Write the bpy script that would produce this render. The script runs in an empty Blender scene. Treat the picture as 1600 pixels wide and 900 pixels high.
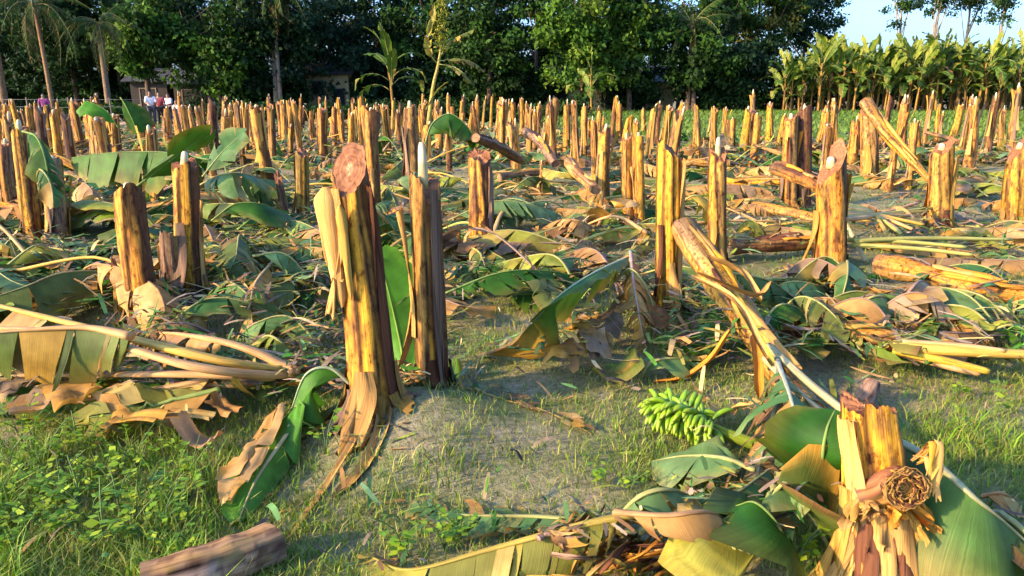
import bpy, math, random
import numpy as np
from mathutils import Vector, Matrix, Euler

R = math.radians
scene = bpy.context.scene
COL = scene.collection

# ------------------------------------------------------------------ camera
CAM_H, PITCH, FPX = 1.5, R(14.6), 1155.0
cam_d = bpy.data.cameras.new('camera'); cam_d.sensor_width = 36.0; cam_d.lens = FPX / 1600 * 36
cam_d.clip_start = 0.05; cam_d.clip_end = 2000
cam = bpy.data.objects.new('camera', cam_d); COL.objects.link(cam)
cam.location = (0, 0, CAM_H); cam.rotation_euler = (R(90) - PITCH, 0, 0)
scene.camera = cam

# ------------------------------------------------------------------ sky, sun, exposure
SUN_EL = R(22.0); SX, SY = -0.89, -0.45            # where the sun stands (from the ground)
world = bpy.data.worlds.new('World'); scene.world = world; world.use_nodes = True
wn = world.node_tree.nodes; wl = world.node_tree.links
bg = wn['Background']; sky = wn.new('ShaderNodeTexSky'); sky.sky_type = 'NISHITA'
sky.sun_disc = False; sky.sun_elevation = SUN_EL; sky.sun_rotation = math.atan2(SX, SY)
sky.air_density = 1.0; sky.dust_density = 3.0; sky.ozone_density = 4.0
tint = wn.new('ShaderNodeMix'); tint.data_type = 'RGBA'; tint.blend_type = 'MULTIPLY'; tint.inputs[0].default_value = 1.0; tint.inputs[7].default_value = (0.80, 0.94, 1.2, 1)
wl.new(sky.outputs[0], tint.inputs[6]); wl.new(tint.outputs[2], bg.inputs[0]); bg.inputs[1].default_value = 0.15
sun_d = bpy.data.lights.new('sun', 'SUN'); sun_d.energy = 3.5; sun_d.angle = R(2.0); sun_d.color = (1.0, 0.67, 0.34)
sun = bpy.data.objects.new('sun', sun_d); COL.objects.link(sun)
sd = Vector((SX * math.cos(SUN_EL), SY * math.cos(SUN_EL), math.sin(SUN_EL) * math.hypot(SX, SY))).normalized()
sun.rotation_euler = sd.to_track_quat('Z', 'Y').to_euler(); sun.location = (-20, -10, 12)
vs = scene.view_settings; vs.view_transform = 'Standard'; vs.look = 'None'; vs.gamma = 1.0; vs.exposure = 1.66
scene.cycles.use_denoising = True
scene.cycles.max_bounces = 6; scene.cycles.transparent_max_bounces = 6

rng = np.random.default_rng(11)
random.seed(5)

# ------------------------------------------------------------------ geometry of the photograph -> ground
CP, SP = math.cos(PITCH), math.sin(PITCH)
def ray(px, py):
    x = (px - 800) / FPX; y = -(py - 450) / FPX
    return np.array([x, CP + y * SP, -SP + y * CP])
def G(px, py, z=0.0):                # point at height z seen at that pixel
    d = ray(px, py); t = (z - CAM_H) / d[2]
    return np.array([0, 0, CAM_H]) + d * t
def D(px, py, dist):                 # point at that distance (world y)
    d = ray(px, py); return np.array([0, 0, CAM_H]) + d * (dist / d[1])
def PXD(px, py, dist):               # metres per pixel there
    d = ray(px, py); return dist / d[1] / FPX

# ------------------------------------------------------------------ numpy noise
def _h(ix, iy, s):
    n = (ix.astype(np.int64) * 374761393 + iy.astype(np.int64) * 668265263 + s * 974711) & 0x7fffffff
    n = ((n ^ (n >> 13)) * 1274126177) & 0x7fffffff
    return ((n ^ (n >> 16)) & 0xffff) / 65535.0
def vn(x, y, s=0):
    x = np.asarray(x, float); y = np.asarray(y, float)
    ix = np.floor(x); iy = np.floor(y); fx = x - ix; fy = y - iy
    fx = fx * fx * (3 - 2 * fx); fy = fy * fy * (3 - 2 * fy)
    a = _h(ix, iy, s); b = _h(ix + 1, iy, s); c = _h(ix, iy + 1, s); d = _h(ix + 1, iy + 1, s)
    return (a * (1 - fx) + b * fx) * (1 - fy) + (c * (1 - fx) + d * fx) * fy
def fbm(x, y, s=0, o=4):
    r = 0; a = 0.5
    for i in range(o):
        r = r + a * vn(np.asarray(x) * 2 ** i, np.asarray(y) * 2 ** i, s + i * 17); a *= 0.5
    return r
def sstep(a, b, x):
    t = np.clip((x - a) / (b - a), 0, 1); return t * t * (3 - 2 * t)

# ------------------------------------------------------------------ mesh helpers
def new_mesh(name, V, F, mat, col=None, uv=None, smooth=True):
    V = np.asarray(V, np.float32).reshape(-1, 3)
    me = bpy.data.meshes.new(name)
    Fs = [np.asarray(f, np.int32) for f in (F if isinstance(F, list) else [F]) if len(f)]
    me.vertices.add(len(V)); me.vertices.foreach_set('co', V.ravel())
    loops = np.concatenate([f.ravel() for f in Fs]); tot = np.concatenate([np.full(len(f), f.shape[1], np.int32) for f in Fs])
    start = np.concatenate([[0], np.cumsum(tot)[:-1]]).astype(np.int32)
    me.loops.add(len(loops)); me.loops.foreach_set('vertex_index', loops)
    me.polygons.add(len(tot)); me.polygons.foreach_set('loop_start', start)
    me.polygons.foreach_set('use_smooth', np.full(len(tot), smooth))
    if col is not None:
        a = me.color_attributes.new('Col', 'FLOAT_COLOR', 'POINT')
        c = np.ones((len(V), 4), np.float32); c[:, :3] = col; a.data.foreach_set('color', c.ravel())
    if uv is not None:
        u = me.uv_layers.new(name='UVMap'); u.data.foreach_set('uv', np.asarray(uv, np.float32)[loops].ravel())
    me.update(calc_edges=True); me.validate()
    if mat is not None: me.materials.append(mat)
    return me
class MB:
    def __init__(self): self.V = []; self.F = []; self.C = []; self.U = []; self.n = 0
    def add(self, V, F, C, U=None):
        V = np.asarray(V, float).reshape(-1, 3); self.V.append(V)
        for f in (F if isinstance(F, list) else [F]): self.F.append(np.asarray(f, np.int32) + self.n)
        C = np.asarray(C, float); self.C.append(np.broadcast_to(C, (len(V), 3)) if C.ndim == 1 else C.reshape(-1, 3))
        self.U.append(np.zeros((len(V), 2)) if U is None else np.asarray(U, float).reshape(-1, 2)); self.n += len(V)
    def mesh(self, name, mat, origin=None, smooth=True):
        V = np.concatenate(self.V)
        if origin is not None: V = V - np.asarray(origin)
        q = [f for f in self.F if f.shape[1] == 4]; t = [f for f in self.F if f.shape[1] == 3]
        F = ([np.concatenate(q)] if q else []) + ([np.concatenate(t)] if t else [])
        return new_mesh(name, V, F, mat, np.concatenate(self.C), np.concatenate(self.U), smooth)
def gridf(n, m, closed=False):      # n rows, m columns
    i = np.arange(n - 1)[:, None]; j = np.arange(m if closed else m - 1)[None]
    a = i * m + j; b = i * m + (j + 1) % m
    return np.stack([a, b, b + m, a + m], -1).reshape(-1, 4)
def frames(P):
    T = np.gradient(P, axis=0); T /= np.linalg.norm(T, axis=1)[:, None] + 1e-9
    if np.abs(T[:, 2]).mean() > 0.75:            # upright: 0 = towards -x, quarter turn = towards +y
        a = np.array([-1.0, 0, 0]); S = a[None] - T * (T @ a)[:, None]; S /= np.linalg.norm(S, axis=1)[:, None]
        return T, S, np.cross(S, T)
    up = np.array([0, 0, 1.0]); S = np.cross(T, up); ln = np.linalg.norm(S, axis=1)
    bad = ln < 0.15
    if bad.any():
        S[bad] = np.cross(T[bad], np.array([0, 1.0, 0])); ln = np.linalg.norm(S, axis=1)
        for i in range(1, len(S)):
            if np.dot(S[i], S[i - 1]) < 0: S[i] *= -1
    S /= np.linalg.norm(S, axis=1)[:, None] + 1e-9
    return T, S, np.cross(S, T)
def smooth_path(ctrl, k):
    c = np.asarray(ctrl, float); n = len(c)
    if n == 2: t = np.linspace(0, 1, k)[:, None]; return c[0] * (1 - t) + c[1] * t
    cp = np.vstack([2 * c[0] - c[1], c, 2 * c[-1] - c[-2]]); out = []
    seg = np.linalg.norm(np.diff(c, axis=0), axis=1); cum = np.concatenate([[0], np.cumsum(seg)]) / seg.sum()
    for t in np.linspace(0, 1, k):
        i = min(np.searchsorted(cum, t, side='right') - 1, n - 2); u = (t - cum[i]) / (cum[i + 1] - cum[i] + 1e-9)
        p0, p1, p2, p3 = cp[i], cp[i + 1], cp[i + 2], cp[i + 3]
        out.append(0.5 * (2 * p1 + (p2 - p0) * u + (2 * p0 - 5 * p1 + 4 * p2 - p3) * u * u + (3 * p1 - p0 - 3 * p2 + p3) * u ** 3))
    return np.array(out)
def tube(mb, P, r, n, C, cap=True, flat=1.0, vlen=None):
    """r: (k,) or (k,n); C: colour, (k,3) or (k,n,3)"""
    P = np.asarray(P, float); k = len(P); T, S, N = frames(P)
    r = np.asarray(r, float)
    if r.ndim == 0: r = np.full(k, float(r))
    if r.ndim == 1: r = np.repeat(r[:, None], n, 1)
    th = np.linspace(0, 2 * np.pi, n, endpoint=False)
    V = P[:, None] + r[..., None] * (np.cos(th)[None, :, None] * S[:, None] + flat * np.sin(th)[None, :, None] * N[:, None])
    C = np.asarray(C, float)
    if C.ndim == 1: C = np.broadcast_to(C, (k, n, 3))
    elif C.ndim == 2: C = np.broadcast_to(C[:, None], (k, n, 3))
    cum = np.concatenate([[0], np.cumsum(np.linalg.norm(np.diff(P, axis=0), axis=1))])
    U = np.stack(np.broadcast_arrays(th[None] / (2 * np.pi), cum[:, None]), -1)
    F = [gridf(k, n, True)]
    Vs = V.reshape(-1, 3); Cs = C.reshape(-1, 3); Us = U.reshape(-1, 2)
    if cap:
        Vs = np.vstack([Vs, P[:1], P[-1:]]); Cs = np.vstack([Cs, C[0].mean(0)[None], C[-1].mean(0)[None]]); Us = np.vstack([Us, [[0, 0]], [[0, cum[-1]]]])
        j = np.arange(n); b = k * n
        F.append(np.concatenate([np.stack([np.full(n, b), (j + 1) % n, j], 1), np.stack([np.full(n, b + 1), (k - 1) * n + j, (k - 1) * n + (j + 1) % n], 1)]))
    mb.add(Vs, F, Cs, Us)
def boxm(mb, lo, hi, C):
    x0, y0, z0 = lo; x1, y1, z1 = hi
    V = [(x0, y0, z0), (x1, y0, z0), (x1, y1, z0), (x0, y1, z0), (x0, y0, z1), (x1, y0, z1), (x1, y1, z1), (x0, y1, z1)]
    mb.add(V, np.array([(0, 3, 2, 1), (4, 5, 6, 7), (0, 1, 5, 4), (1, 2, 6, 5), (2, 3, 7, 6), (3, 0, 4, 7)]), C)

# ------------------------------------------------------------------ objects, names, labels
def obj(name, me, parent=None, loc=None, rot=None, scale=None, label=None, kind=None):
    o = bpy.data.objects.new(name, me); COL.objects.link(o)
    if parent is not None: o.parent = parent
    if loc is not None: o.location = loc
    if rot is not None: o.rotation_euler = rot
    if scale is not None: o.scale = scale
    if label: o['label'] = label
    if kind: o['kind'] = kind
    return o
def thing(name, label, cat, loc=(0, 0, 0), group=None, rot=None):
    o = bpy.data.objects.new(name, None); COL.objects.link(o); o.location = loc; o.empty_display_size = 0.1
    if rot is not None: o.rotation_euler = rot
    o['label'] = label; o['category'] = cat
    if group: o['group'] = group
    return o
def ordinal(n):
    ones = ['', 'first', 'second', 'third', 'fourth', 'fifth', 'sixth', 'seventh', 'eighth', 'ninth', 'tenth', 'eleventh', 'twelfth', 'thirteenth', 'fourteenth',
            'fifteenth', 'sixteenth', 'seventeenth', 'eighteenth', 'nineteenth']
    if n < 20: return ones[n]
    tens = ['', '', 'twenty', 'thirty', 'forty', 'fifty', 'sixty', 'seventy', 'eighty', 'ninety']
    tt = ['', '', 'twentieth', 'thirtieth', 'fortieth', 'fiftieth', 'sixtieth', 'seventieth', 'eightieth', 'ninetieth']
    return tt[n // 10] if n % 10 == 0 else tens[n // 10] + '-' + ones[n % 10]

# ------------------------------------------------------------------ materials
def nodes(name):
    m = bpy.data.materials.new(name); m.use_nodes = True
    nt = m.node_tree; nt.nodes.clear(); return m, nt, nt.nodes, nt.links
def N(nt, t, **kw):
    n = nt.nodes.new(t)
    for k, v in kw.items():
        if k in ('operation', 'blend_type', 'data_type', 'noise_dimensions', 'attribute_name', 'wave_type', 'bands_direction', 'vector_type'): setattr(n, k, v)
        else: n.inputs[k].default_value = v
    return n
def mulcol(nt, a, b):
    m = nt.nodes.new('ShaderNodeMix'); m.data_type = 'RGBA'; m.blend_type = 'MULTIPLY'; m.inputs[0].default_value = 1.0
    nt.links.new(a, m.inputs[6]); nt.links.new(b, m.inputs[7]); return m.outputs[2]
def ramp(nt, fac, stops):
    r = nt.nodes.new('ShaderNodeValToRGB'); nt.links.new(fac, r.inputs[0]); e = r.color_ramp.elements
    e[0].position, e[0].color = stops[0][0], (*stops[0][1], 1); e[1].position, e[1].color = stops[-1][0], (*stops[-1][1], 1)
    for p, c in stops[1:-1]:
        x = e.new(p); x.color = (*c, 1)
    return r.outputs[0]
def mapped(nt, src, scale):
    tc = nt.nodes.new('ShaderNodeTexCoord'); mp = nt.nodes.new('ShaderNodeMapping'); mp.inputs['Scale'].default_value = scale
    nt.links.new(tc.outputs[src], mp.inputs[0]); return mp.outputs[0]
def fin(nt, color, rough=0.6, bump=None, bs=0.3, bd=0.01, trans=0.0, spec=0.5, tcol=None):
    p = nt.nodes.new('ShaderNodeBsdfPrincipled'); p.inputs['Roughness'].default_value = rough; p.inputs['Specular IOR Level'].default_value = spec
    nt.links.new(color, p.inputs['Base Color'])
    if bump is not None:
        b = nt.nodes.new('ShaderNodeBump'); b.inputs['Strength'].default_value = bs; b.inputs['Distance'].default_value = bd
        nt.links.new(bump, b.inputs['Height']); nt.links.new(b.outputs[0], p.inputs['Normal'])
    o = nt.nodes.new('ShaderNodeOutputMaterial'); sh = p.outputs[0]
    if trans > 0:
        t = nt.nodes.new('ShaderNodeBsdfTranslucent'); nt.links.new(tcol if tcol is not None else color, t.inputs[0])
        mx = nt.nodes.new('ShaderNodeMixShader'); mx.inputs[0].default_value = trans
        nt.links.new(sh, mx.inputs[1]); nt.links.new(t.outputs[0], mx.inputs[2]); sh = mx.outputs[0]
    nt.links.new(sh, o.inputs[0])
def attr(nt):
    a = nt.nodes.new('ShaderNodeAttribute'); a.attribute_name = 'Col'; return a.outputs['Color']

def mat_leaf():
    m, nt, n, l = nodes('banana_leaf'); c = attr(nt)
    v = mapped(nt, 'UV', (300, 1.6, 1)); nz = N(nt, 'ShaderNodeTexNoise', Scale=1.0, Detail=3.0); l.new(v, nz.inputs['Vector'])
    tint = ramp(nt, nz.outputs[0], [(0.25, (0.74, 0.74, 0.70)), (0.75, (1.16, 1.15, 1.1))])
    v2 = mapped(nt, 'Object', (9, 9, 9)); nb = N(nt, 'ShaderNodeTexNoise', Scale=1.0, Detail=4.0); l.new(v2, nb.inputs['Vector'])
    t2 = ramp(nt, nb.outputs[0], [(0.3, (0.62, 0.58, 0.48)), (0.7, (1.2, 1.16, 1.08))])
    cc = mulcol(nt, mulcol(nt, c, tint), t2)
    fin(nt, cc, 0.5, nz.outputs[0], 0.35, 0.006, trans=0.22, spec=0.18); return m
def mat_fibre(name, rough=0.7, sx=30, sy=1.6, lo=0.45, hi=1.35, spec=0.3, bs=0.5, bd=0.006, spots=True):
    """streaks that run along the stem: UV x = round the stem, y = metres along it"""
    m, nt, n, l = nodes(name); c = attr(nt)
    v = mapped(nt, 'UV', (sx, sy, 1)); nz = N(nt, 'ShaderNodeTexNoise', Scale=1.0, Detail=5.0, Roughness=0.65); l.new(v, nz.inputs['Vector'])
    tint = ramp(nt, nz.outputs[0], [(0.28, (lo, lo * 0.88, lo * 0.8)), (0.5, (0.95, 0.93, 0.9)), (0.78, (hi, hi, hi))])
    cc = mulcol(nt, c, tint)
    if spots:
        v2 = mapped(nt, 'Object', (38, 38, 16)); nb = N(nt, 'ShaderNodeTexNoise', Scale=1.0, Detail=5.0, Roughness=0.7); l.new(v2, nb.inputs['Vector'])
        t2 = ramp(nt, nb.outputs[0], [(0.38, (0.36, 0.24, 0.18)), (0.455, (0.85, 0.8, 0.74)), (0.55, (1.04, 1.02, 0.96)), (0.7, (1.25, 1.22, 1.08))])
        cc = mulcol(nt, cc, t2)
    fin(nt, cc, rough, nz.outputs[0], bs, bd, spec=spec); return m
def mat_plain(name, rough=0.7, trans=0.0, sc=4.0, spec=0.3, amt=0.3):
    m, nt, n, l = nodes(name); c = attr(nt)
    v = mapped(nt, 'Object', (sc, sc, sc)); nb = N(nt, 'ShaderNodeTexNoise', Scale=1.0, Detail=4.0); l.new(v, nb.inputs['Vector'])
    t2 = ramp(nt, nb.outputs[0], [(0.3, (1 - amt,) * 3), (0.7, (1 + amt * 0.6,) * 3)])
    fin(nt, mulcol(nt, c, t2), rough, nb.outputs[0], 0.2, 0.01, trans=trans, spec=spec); return m
M_LEAF = mat_leaf()
M_RIB = mat_fibre('midrib', 0.6, 9, 5, 0.5, 1.25, 0.2, 0.6, 0.006, False)
M_STEM = mat_fibre('pseudostem_sheath', 0.6, 46, 1.7, 0.30, 1.3, 0.2, 0.8, 0.008)
M_DRY = mat_fibre('dry_sheath_fibre', 0.8, 34, 2.6, 0.34, 1.25, 0.1, 0.8, 0.006, False)
M_CORE = mat_fibre('white_core', 0.55, 12, 9, 0.5, 1.08, 0.3, 0.5, 0.004, False)
M_CUT = mat_plain('cut_face', 0.65, 0, 40, 0.3, 0.35)
M_GRASS = mat_plain('grass_blade', 0.55, 0.25, 3, 0.3, 0.2)
M_LITTER = mat_plain('litter', 0.75, 0.1, 14, 0.2, 0.4)
M_FOL = mat_plain('foliage', 0.6, 0.15, 1.5, 0.08, 0.25)
M_BARK = mat_fibre('bark', 0.85, 14, 3, 0.5, 1.3, 0.1, 0.8, 0.02)
M_BAN = mat_plain('banana_fruit', 0.45, 0, 30, 0.4, 0.15)
M_WALL = mat_plain('plaster', 0.85, 0, 1.2, 0.2, 0.25)
M_TIN = mat_plain('tin_sheet', 0.45, 0, 3, 0.5, 0.3)
M_SKIN = mat_plain('skin', 0.6, 0, 10, 0.3, 0.1)
M_CLOTH = mat_plain('cloth', 0.85, 0, 12, 0.1, 0.25)

# ------------------------------------------------------------------ ground
MOUNDS = []            # x, y, radius, height
def add_mound(p, r, h): MOUNDS.append((p[0], p[1], r, h))
add_mound(G(640, 690), 0.42, 0.11); add_mound(G(600, 640), 0.30, 0.07); add_mound(G(700, 660), 0.22, 0.05)
for q in [(748, 410), (1045, 492), (1297, 412), (222, 492), (300, 462), (1122, 402), (1470, 352), (1365, 890)]: add_mound(G(*q), 0.30, 0.06)
def terrain(x, y):
    x = np.asarray(x, float); y = np.asarray(y, float)
    near = 1 / (1 + (np.hypot(x, y) / 60) ** 2)
    z = (fbm(x * 0.55, y * 0.55, 3, 3) - 0.44) * 0.16 * near + (fbm(x * 4, y * 4, 9, 3) - 0.44) * 0.06 * near + (fbm(x * 15, y * 15, 19, 2) - 0.38) * 0.022 * np.exp(-np.hypot(x, y) / 6)
    for mx, my, r, h in MOUNDS: z = z + h * np.exp(-((x - mx) ** 2 + (y - my) ** 2) / (r * r))
    return z
def sinh_axis(lo, hi, n, s):
    a = np.linspace(math.asinh(lo / s), math.asinh(hi / s), n); return np.sinh(a) * s
gx = sinh_axis(-420, 420, 420, 2.2); gy = sinh_axis(-6, 700, 400, 2.6)
GX, GY = np.meshgrid(gx, gy); GZ = terrain(GX, GY)
V = np.stack([GX, GY, GZ], -1).reshape(-1, 3)
def soilmask(x, y):   # 1: bare soil, 0: green
    return fbm(x * 0.9, y * 0.9, 21, 4)
def m_ground():
    m, nt, n, l = nodes('ground_soil')
    pos = mapped(nt, 'Object', (1, 1, 1))
    a = N(nt, 'ShaderNodeTexNoise', Scale=1.3, Detail=7.0, Roughness=0.65); b = N(nt, 'ShaderNodeTexNoise', Scale=34.0, Detail=6.0, Roughness=0.7)
    c = N(nt, 'ShaderNodeTexNoise', Scale=160.0, Detail=3.0)
    for q in (a, b, c): l.new(pos, q.inputs['Vector'])
    soil = ramp(nt, b.outputs[0], [(0.3, (0.19, 0.145, 0.09)), (0.5, (0.36, 0.29, 0.19)), (0.72, (0.52, 0.43, 0.28))])
    green = ramp(nt, b.outputs[0], [(0.3, (0.06, 0.08, 0.022)), (0.55, (0.15, 0.18, 0.055)), (0.75, (0.26, 0.26, 0.11))])
    mx = n.new('ShaderNodeMix'); mx.data_type = 'RGBA'; f = ramp(nt, a.outputs[0], [(0.42, (0.9,) * 3), (0.62, (0.15,) * 3)])
    l.new(f, mx.inputs[0]); l.new(soil, mx.inputs[6]); l.new(green, mx.inputs[7])
    add = n.new('ShaderNodeMath'); add.operation = 'MULTIPLY_ADD'; l.new(c.outputs[0], add.inputs[0]); add.inputs[1].default_value = 0.4; l.new(b.outputs[0], add.inputs[2])
    fin(nt, mx.outputs[2], 0.9, add.outputs[0], 0.7, 0.03, spec=0.15); return m
g = obj('ground', new_mesh('ground', V, gridf(len(gy), len(gx)), m_ground())); g['kind'] = 'structure'

# pile height field: what already lies on the ground
CELL = 0.05; HX0, HY0, HNX, HNY = -32.0, 0.5, 1280, 820
hx = HX0 + (np.arange(HNX) + 0.5) * CELL; hy = HY0 + (np.arange(HNY) + 0.5) * CELL
HP = terrain(*np.meshgrid(hx, hy)); HTOP = HP + 0.20
def hidx(x, y): return np.clip(((np.asarray(y) - HY0) / CELL).astype(int), 0, HNY - 1), np.clip(((np.asarray(x) - HX0) / CELL).astype(int), 0, HNX - 1)
def pile(x, y): return HP[hidx(x, y)]
def pile_add(V, lim=0.14):
    iy, ix = hidx(V[:, 0], V[:, 1]); z = np.minimum(np.minimum(V[:, 2], HP[iy, ix] + lim), HTOP[iy, ix]); np.maximum.at(HP, (iy, ix), z)
    y0, y1, x0, x1 = max(iy.min() - 4, 0), iy.max() + 5, max(ix.min() - 4, 0), ix.max() + 5; A = HP[y0:y1, x0:x1]      # what lies there slopes off, it has no cliffs
    for _ in range(4):
        for ax in (0, 1):
            B = A.copy(); C = A - 0.032
            if ax == 0: B[1:] = np.maximum(B[1:], C[:-1]); B[:-1] = np.maximum(B[:-1], C[1:])
            else: B[:, 1:] = np.maximum(B[:, 1:], C[:, :-1]); B[:, :-1] = np.maximum(B[:, :-1], C[:, 1:])
            A[...] = B
def gz(p): return float(terrain(p[0], p[1]))

# ------------------------------------------------------------------ colours of leaves
GREEN = np.array([(0.022, 0.095, 0.010), (0.035, 0.13, 0.012), (0.055, 0.16, 0.018)])
PALE = np.array([(0.09, 0.20, 0.06), (0.15, 0.27, 0.11), (0.055, 0.16, 0.05)])
YELL = np.array([(0.30, 0.33, 0.05), (0.22, 0.30, 0.04), (0.36, 0.30, 0.06)])
DRYC = np.array([(0.50, 0.27, 0.08), (0.44, 0.25, 0.08), (0.58, 0.39, 0.16), (0.24, 0.13, 0.055), (0.54, 0.30, 0.05), (0.56, 0.42, 0.15)])
GREY = np.array([(0.30, 0.22, 0.15), (0.20, 0.14, 0.10), (0.40, 0.30, 0.20)])
PAL = {'green': (GREEN, 0.06), 'pale': (PALE, 0.15), 'yellow': (YELL, 0.25), 'dry': (DRYC, 1.0), 'mixed': (np.vstack([GREEN, PALE, YELL]), 0.4), 'grey': (np.vstack([GREY, DRYC[:2]]), 0.9),
       'grove': (np.array([(.06, .15, .03), (.09, .19, .05)]), .06), 'bright': (np.array([(0.07, 0.24, 0.02), (0.09, 0.27, 0.03)]), 0.02), 'olive': (np.array([(0.10, 0.15, 0.03), (0.16, 0.20, 0.05), (0.08, 0.13, 0.04)]), 0.3)}
def pick(a, r): return a[r.integers(len(a))]

def leaf_mesh(path, W, r, roll=0.0, fold=0.25, droop=0.9, tears=7, gap=0.06, pal='green', pet=0.10, rib=0.016, nv=5, res=0.06, drape=True, dry_edge=None, spread=0.35,
              ribcol=None, tipdry=0.0, asym=(1, 1), shred=0.0):
    """a banana leaf along a world-space midrib; returns (rib MB, blade MB)"""
    P = np.asarray(path, float); k = len(P)
    if drape: P[:, 2] = np.maximum(P[:, 2], pile(P[:, 0], P[:, 1]) + rib * 0.8)
    T, S, Nn = frames(P); L = np.linalg.norm(np.diff(P, axis=0), axis=1).sum(); uu = np.linspace(0, 1, k)
    ro = np.asarray(roll if np.ndim(roll) else np.full(k, roll)); 
    if len(ro) != k: ro = np.interp(uu, np.linspace(0, 1, len(ro)), ro)
    S2 = np.cos(ro)[:, None] * S + np.sin(ro)[:, None] * Nn; N2 = np.cross(S2, T)
    base, pdry = PAL[pal]; rb = MB(); bl = MB()
    if ribcol is None: ribcol = {'green': (0.20, 0.30, 0.07), 'bright': (0.22, 0.36, 0.06), 'dry': (0.42, 0.24, 0.10), 'grey': (0.3, 0.2, 0.14)}.get(pal, (0.36, 0.36, 0.12))
    rr = rib * (1.15 - 0.95 * uu ** 0.8)
    aa = np.linspace(0, 2 * np.pi, 10, endpoint=False); gv = 1 - .42 * np.exp(-((aa - np.pi / 2) / .45) ** 2)
    cR = np.asarray(ribcol) * (0.65 + 0.6 * fbm(uu * 14 + W * 9, uu * 0, 5, 3))[:, None]; bm = sstep(.55, .7, fbm(uu * 11, uu * 0 + W * 7, 9, 3))[:, None] * .6; cR = cR * (1 - bm) + np.array([.16, .09, .05]) * bm
    tube(rb, P, np.maximum(rr, 0.0025)[:, None] * gv[None] * (1 + .12 * (vn(uu * 13, uu * 0, 3) - .5))[:, None], 10, cR, flat=0.75)
    wid = lambda u: W * 0.5 * np.clip(np.sin(np.pi * np.clip((u - pet) / (1 - pet), 0, 1) ** 0.75 * 0.97 + 0.03), 0, 1) ** 0.55
    itp = lambda A, u: np.stack([np.interp(u, uu, A[:, c]) for c in range(3)], -1)
    lbase = pick(base, r)
    for si, s in enumerate((-1, 1)):
        cuts = np.sort(r.uniform(pet, 1, max(0, int(tears + r.integers(-1, 2))))); cuts = np.concatenate([[pet], cuts, [1.0]])
        for j in range(len(cuts) - 1):
            u0, u1 = cuts[j], cuts[j + 1]; sl = (u1 - u0) * L
            if sl < 0.012 or (shred and r.random() < shred): continue
            nu = int(np.clip(sl / res, 2, 14)) + 1
            u = np.linspace(u0, u1, nu)[:, None]; v = np.linspace(0, 1, nv)[None]
            w = wid(u) * asym[si] * (1 if tears < 3 else r.uniform(0.82, 1.06))
            w = w * np.where(v > .75, 1 + .22 * (vn(u * L * 38 + j, v * 0 + s, 12) - .5), 1.0)
            gp = gap * r.uniform(0.2, 2.2); uc = (u0 + u1) / 2
            ub = (uc + (u - uc) * (1 - gp * v)).ravel()
            dj = droop * r.uniform(0.45, 1.5) if tears > 1 else droop; cr = r.normal(0, 0.15 + 0.25 * (pal in ('dry', 'grey')))
            ang = fold + (-dj) * v ** 1.3 + cr * v * v + r.normal(0, 0.10 if tears > 2 else 0.02)
            da = np.diff(np.concatenate([np.zeros((1, 1)), v], 1), axis=1)
            lat = np.cumsum(np.cos(ang) * da, 1) * np.ones_like(u); ver = np.cumsum(np.sin(ang) * da, 1) * np.ones_like(u)
            Pb = itp(P, ub).reshape(nu, nv, 3); Sb = itp(S2, ub).reshape(nu, nv, 3); Nb = itp(N2, ub).reshape(nu, nv, 3); Tb = itp(T, ub).reshape(nu, nv, 3)
            tw = r.normal(0, 0.18 if tears > 2 else 0.03)
            cc = (u - uc) / max(u1 - u0, 1e-4)      # -0.5..0.5 across the strip: each strip cups a little
            X = Pb + s * Sb * (lat * w)[..., None] + Nb * (ver * w + tw * v * cc * sl + (0.25 * sl) * (cc ** 2) * v * (0.5 if tears > 3 else 0.06))[..., None] + Tb * ((spread * v + 0.15 * v * v) * w)[..., None]
            X += (vn(ub.reshape(nu, nv) * L * 7 + s * 9, v * 3 + j, 7) - 0.5)[..., None] * Nb * 0.035 * v[..., None]
            if drape:
                hh = pile(X[..., 0], X[..., 1]) + 0.006 + 0.02 * r.random() + 0.014 * vn(X[..., 0] * 20, X[..., 1] * 20, j)
                X[..., 2] = np.where(X[..., 2] < hh, hh + 0.12 * np.clip(X[..., 2] - hh, -0.15, 0) * 0, X[..., 2])
            sc = lbase * 0.6 + pick(base, r) * 0.4
            C = np.broadcast_to(sc, (nu, nv, 3)) * (0.85 + 0.3 * r.random()); dc = pick(DRYC, r)
            dm = np.zeros((nu, nv))
            if r.random() < pdry * 0.6: dm = dm + r.uniform(0.3, 1.0)
            e = (dry_edge if dry_edge is not None else max(pdry, .3 if pal in ('green', 'pale', 'yellow', 'olive') else 0))
            dm = dm + e * 1.3 * sstep(0.55, 1.0, v + 0.5 * (vn(ub.reshape(nu, nv) * 23, v * 2 + j, 31) - 0.5)) * r.uniform(0.2, 1.0)
            if tipdry: dm = dm + sstep(1 - tipdry, 1 - tipdry * 0.4, ub.reshape(nu, nv) + 0.1 * (vn(ub.reshape(nu, nv) * 30, v * 4, 3) - 0.5))
            dm = np.clip(dm, 0, 1)[..., None]; C = C * (1 - dm) + dc * dm
            U = np.stack([ub.reshape(nu, nv) * L, v * w + np.zeros_like(u)], -1)
            F = gridf(nu, nv); 
            bl.add(X, F if s > 0 else F[:, ::-1], C.reshape(-1, 3), U)
    return rb, bl

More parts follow.
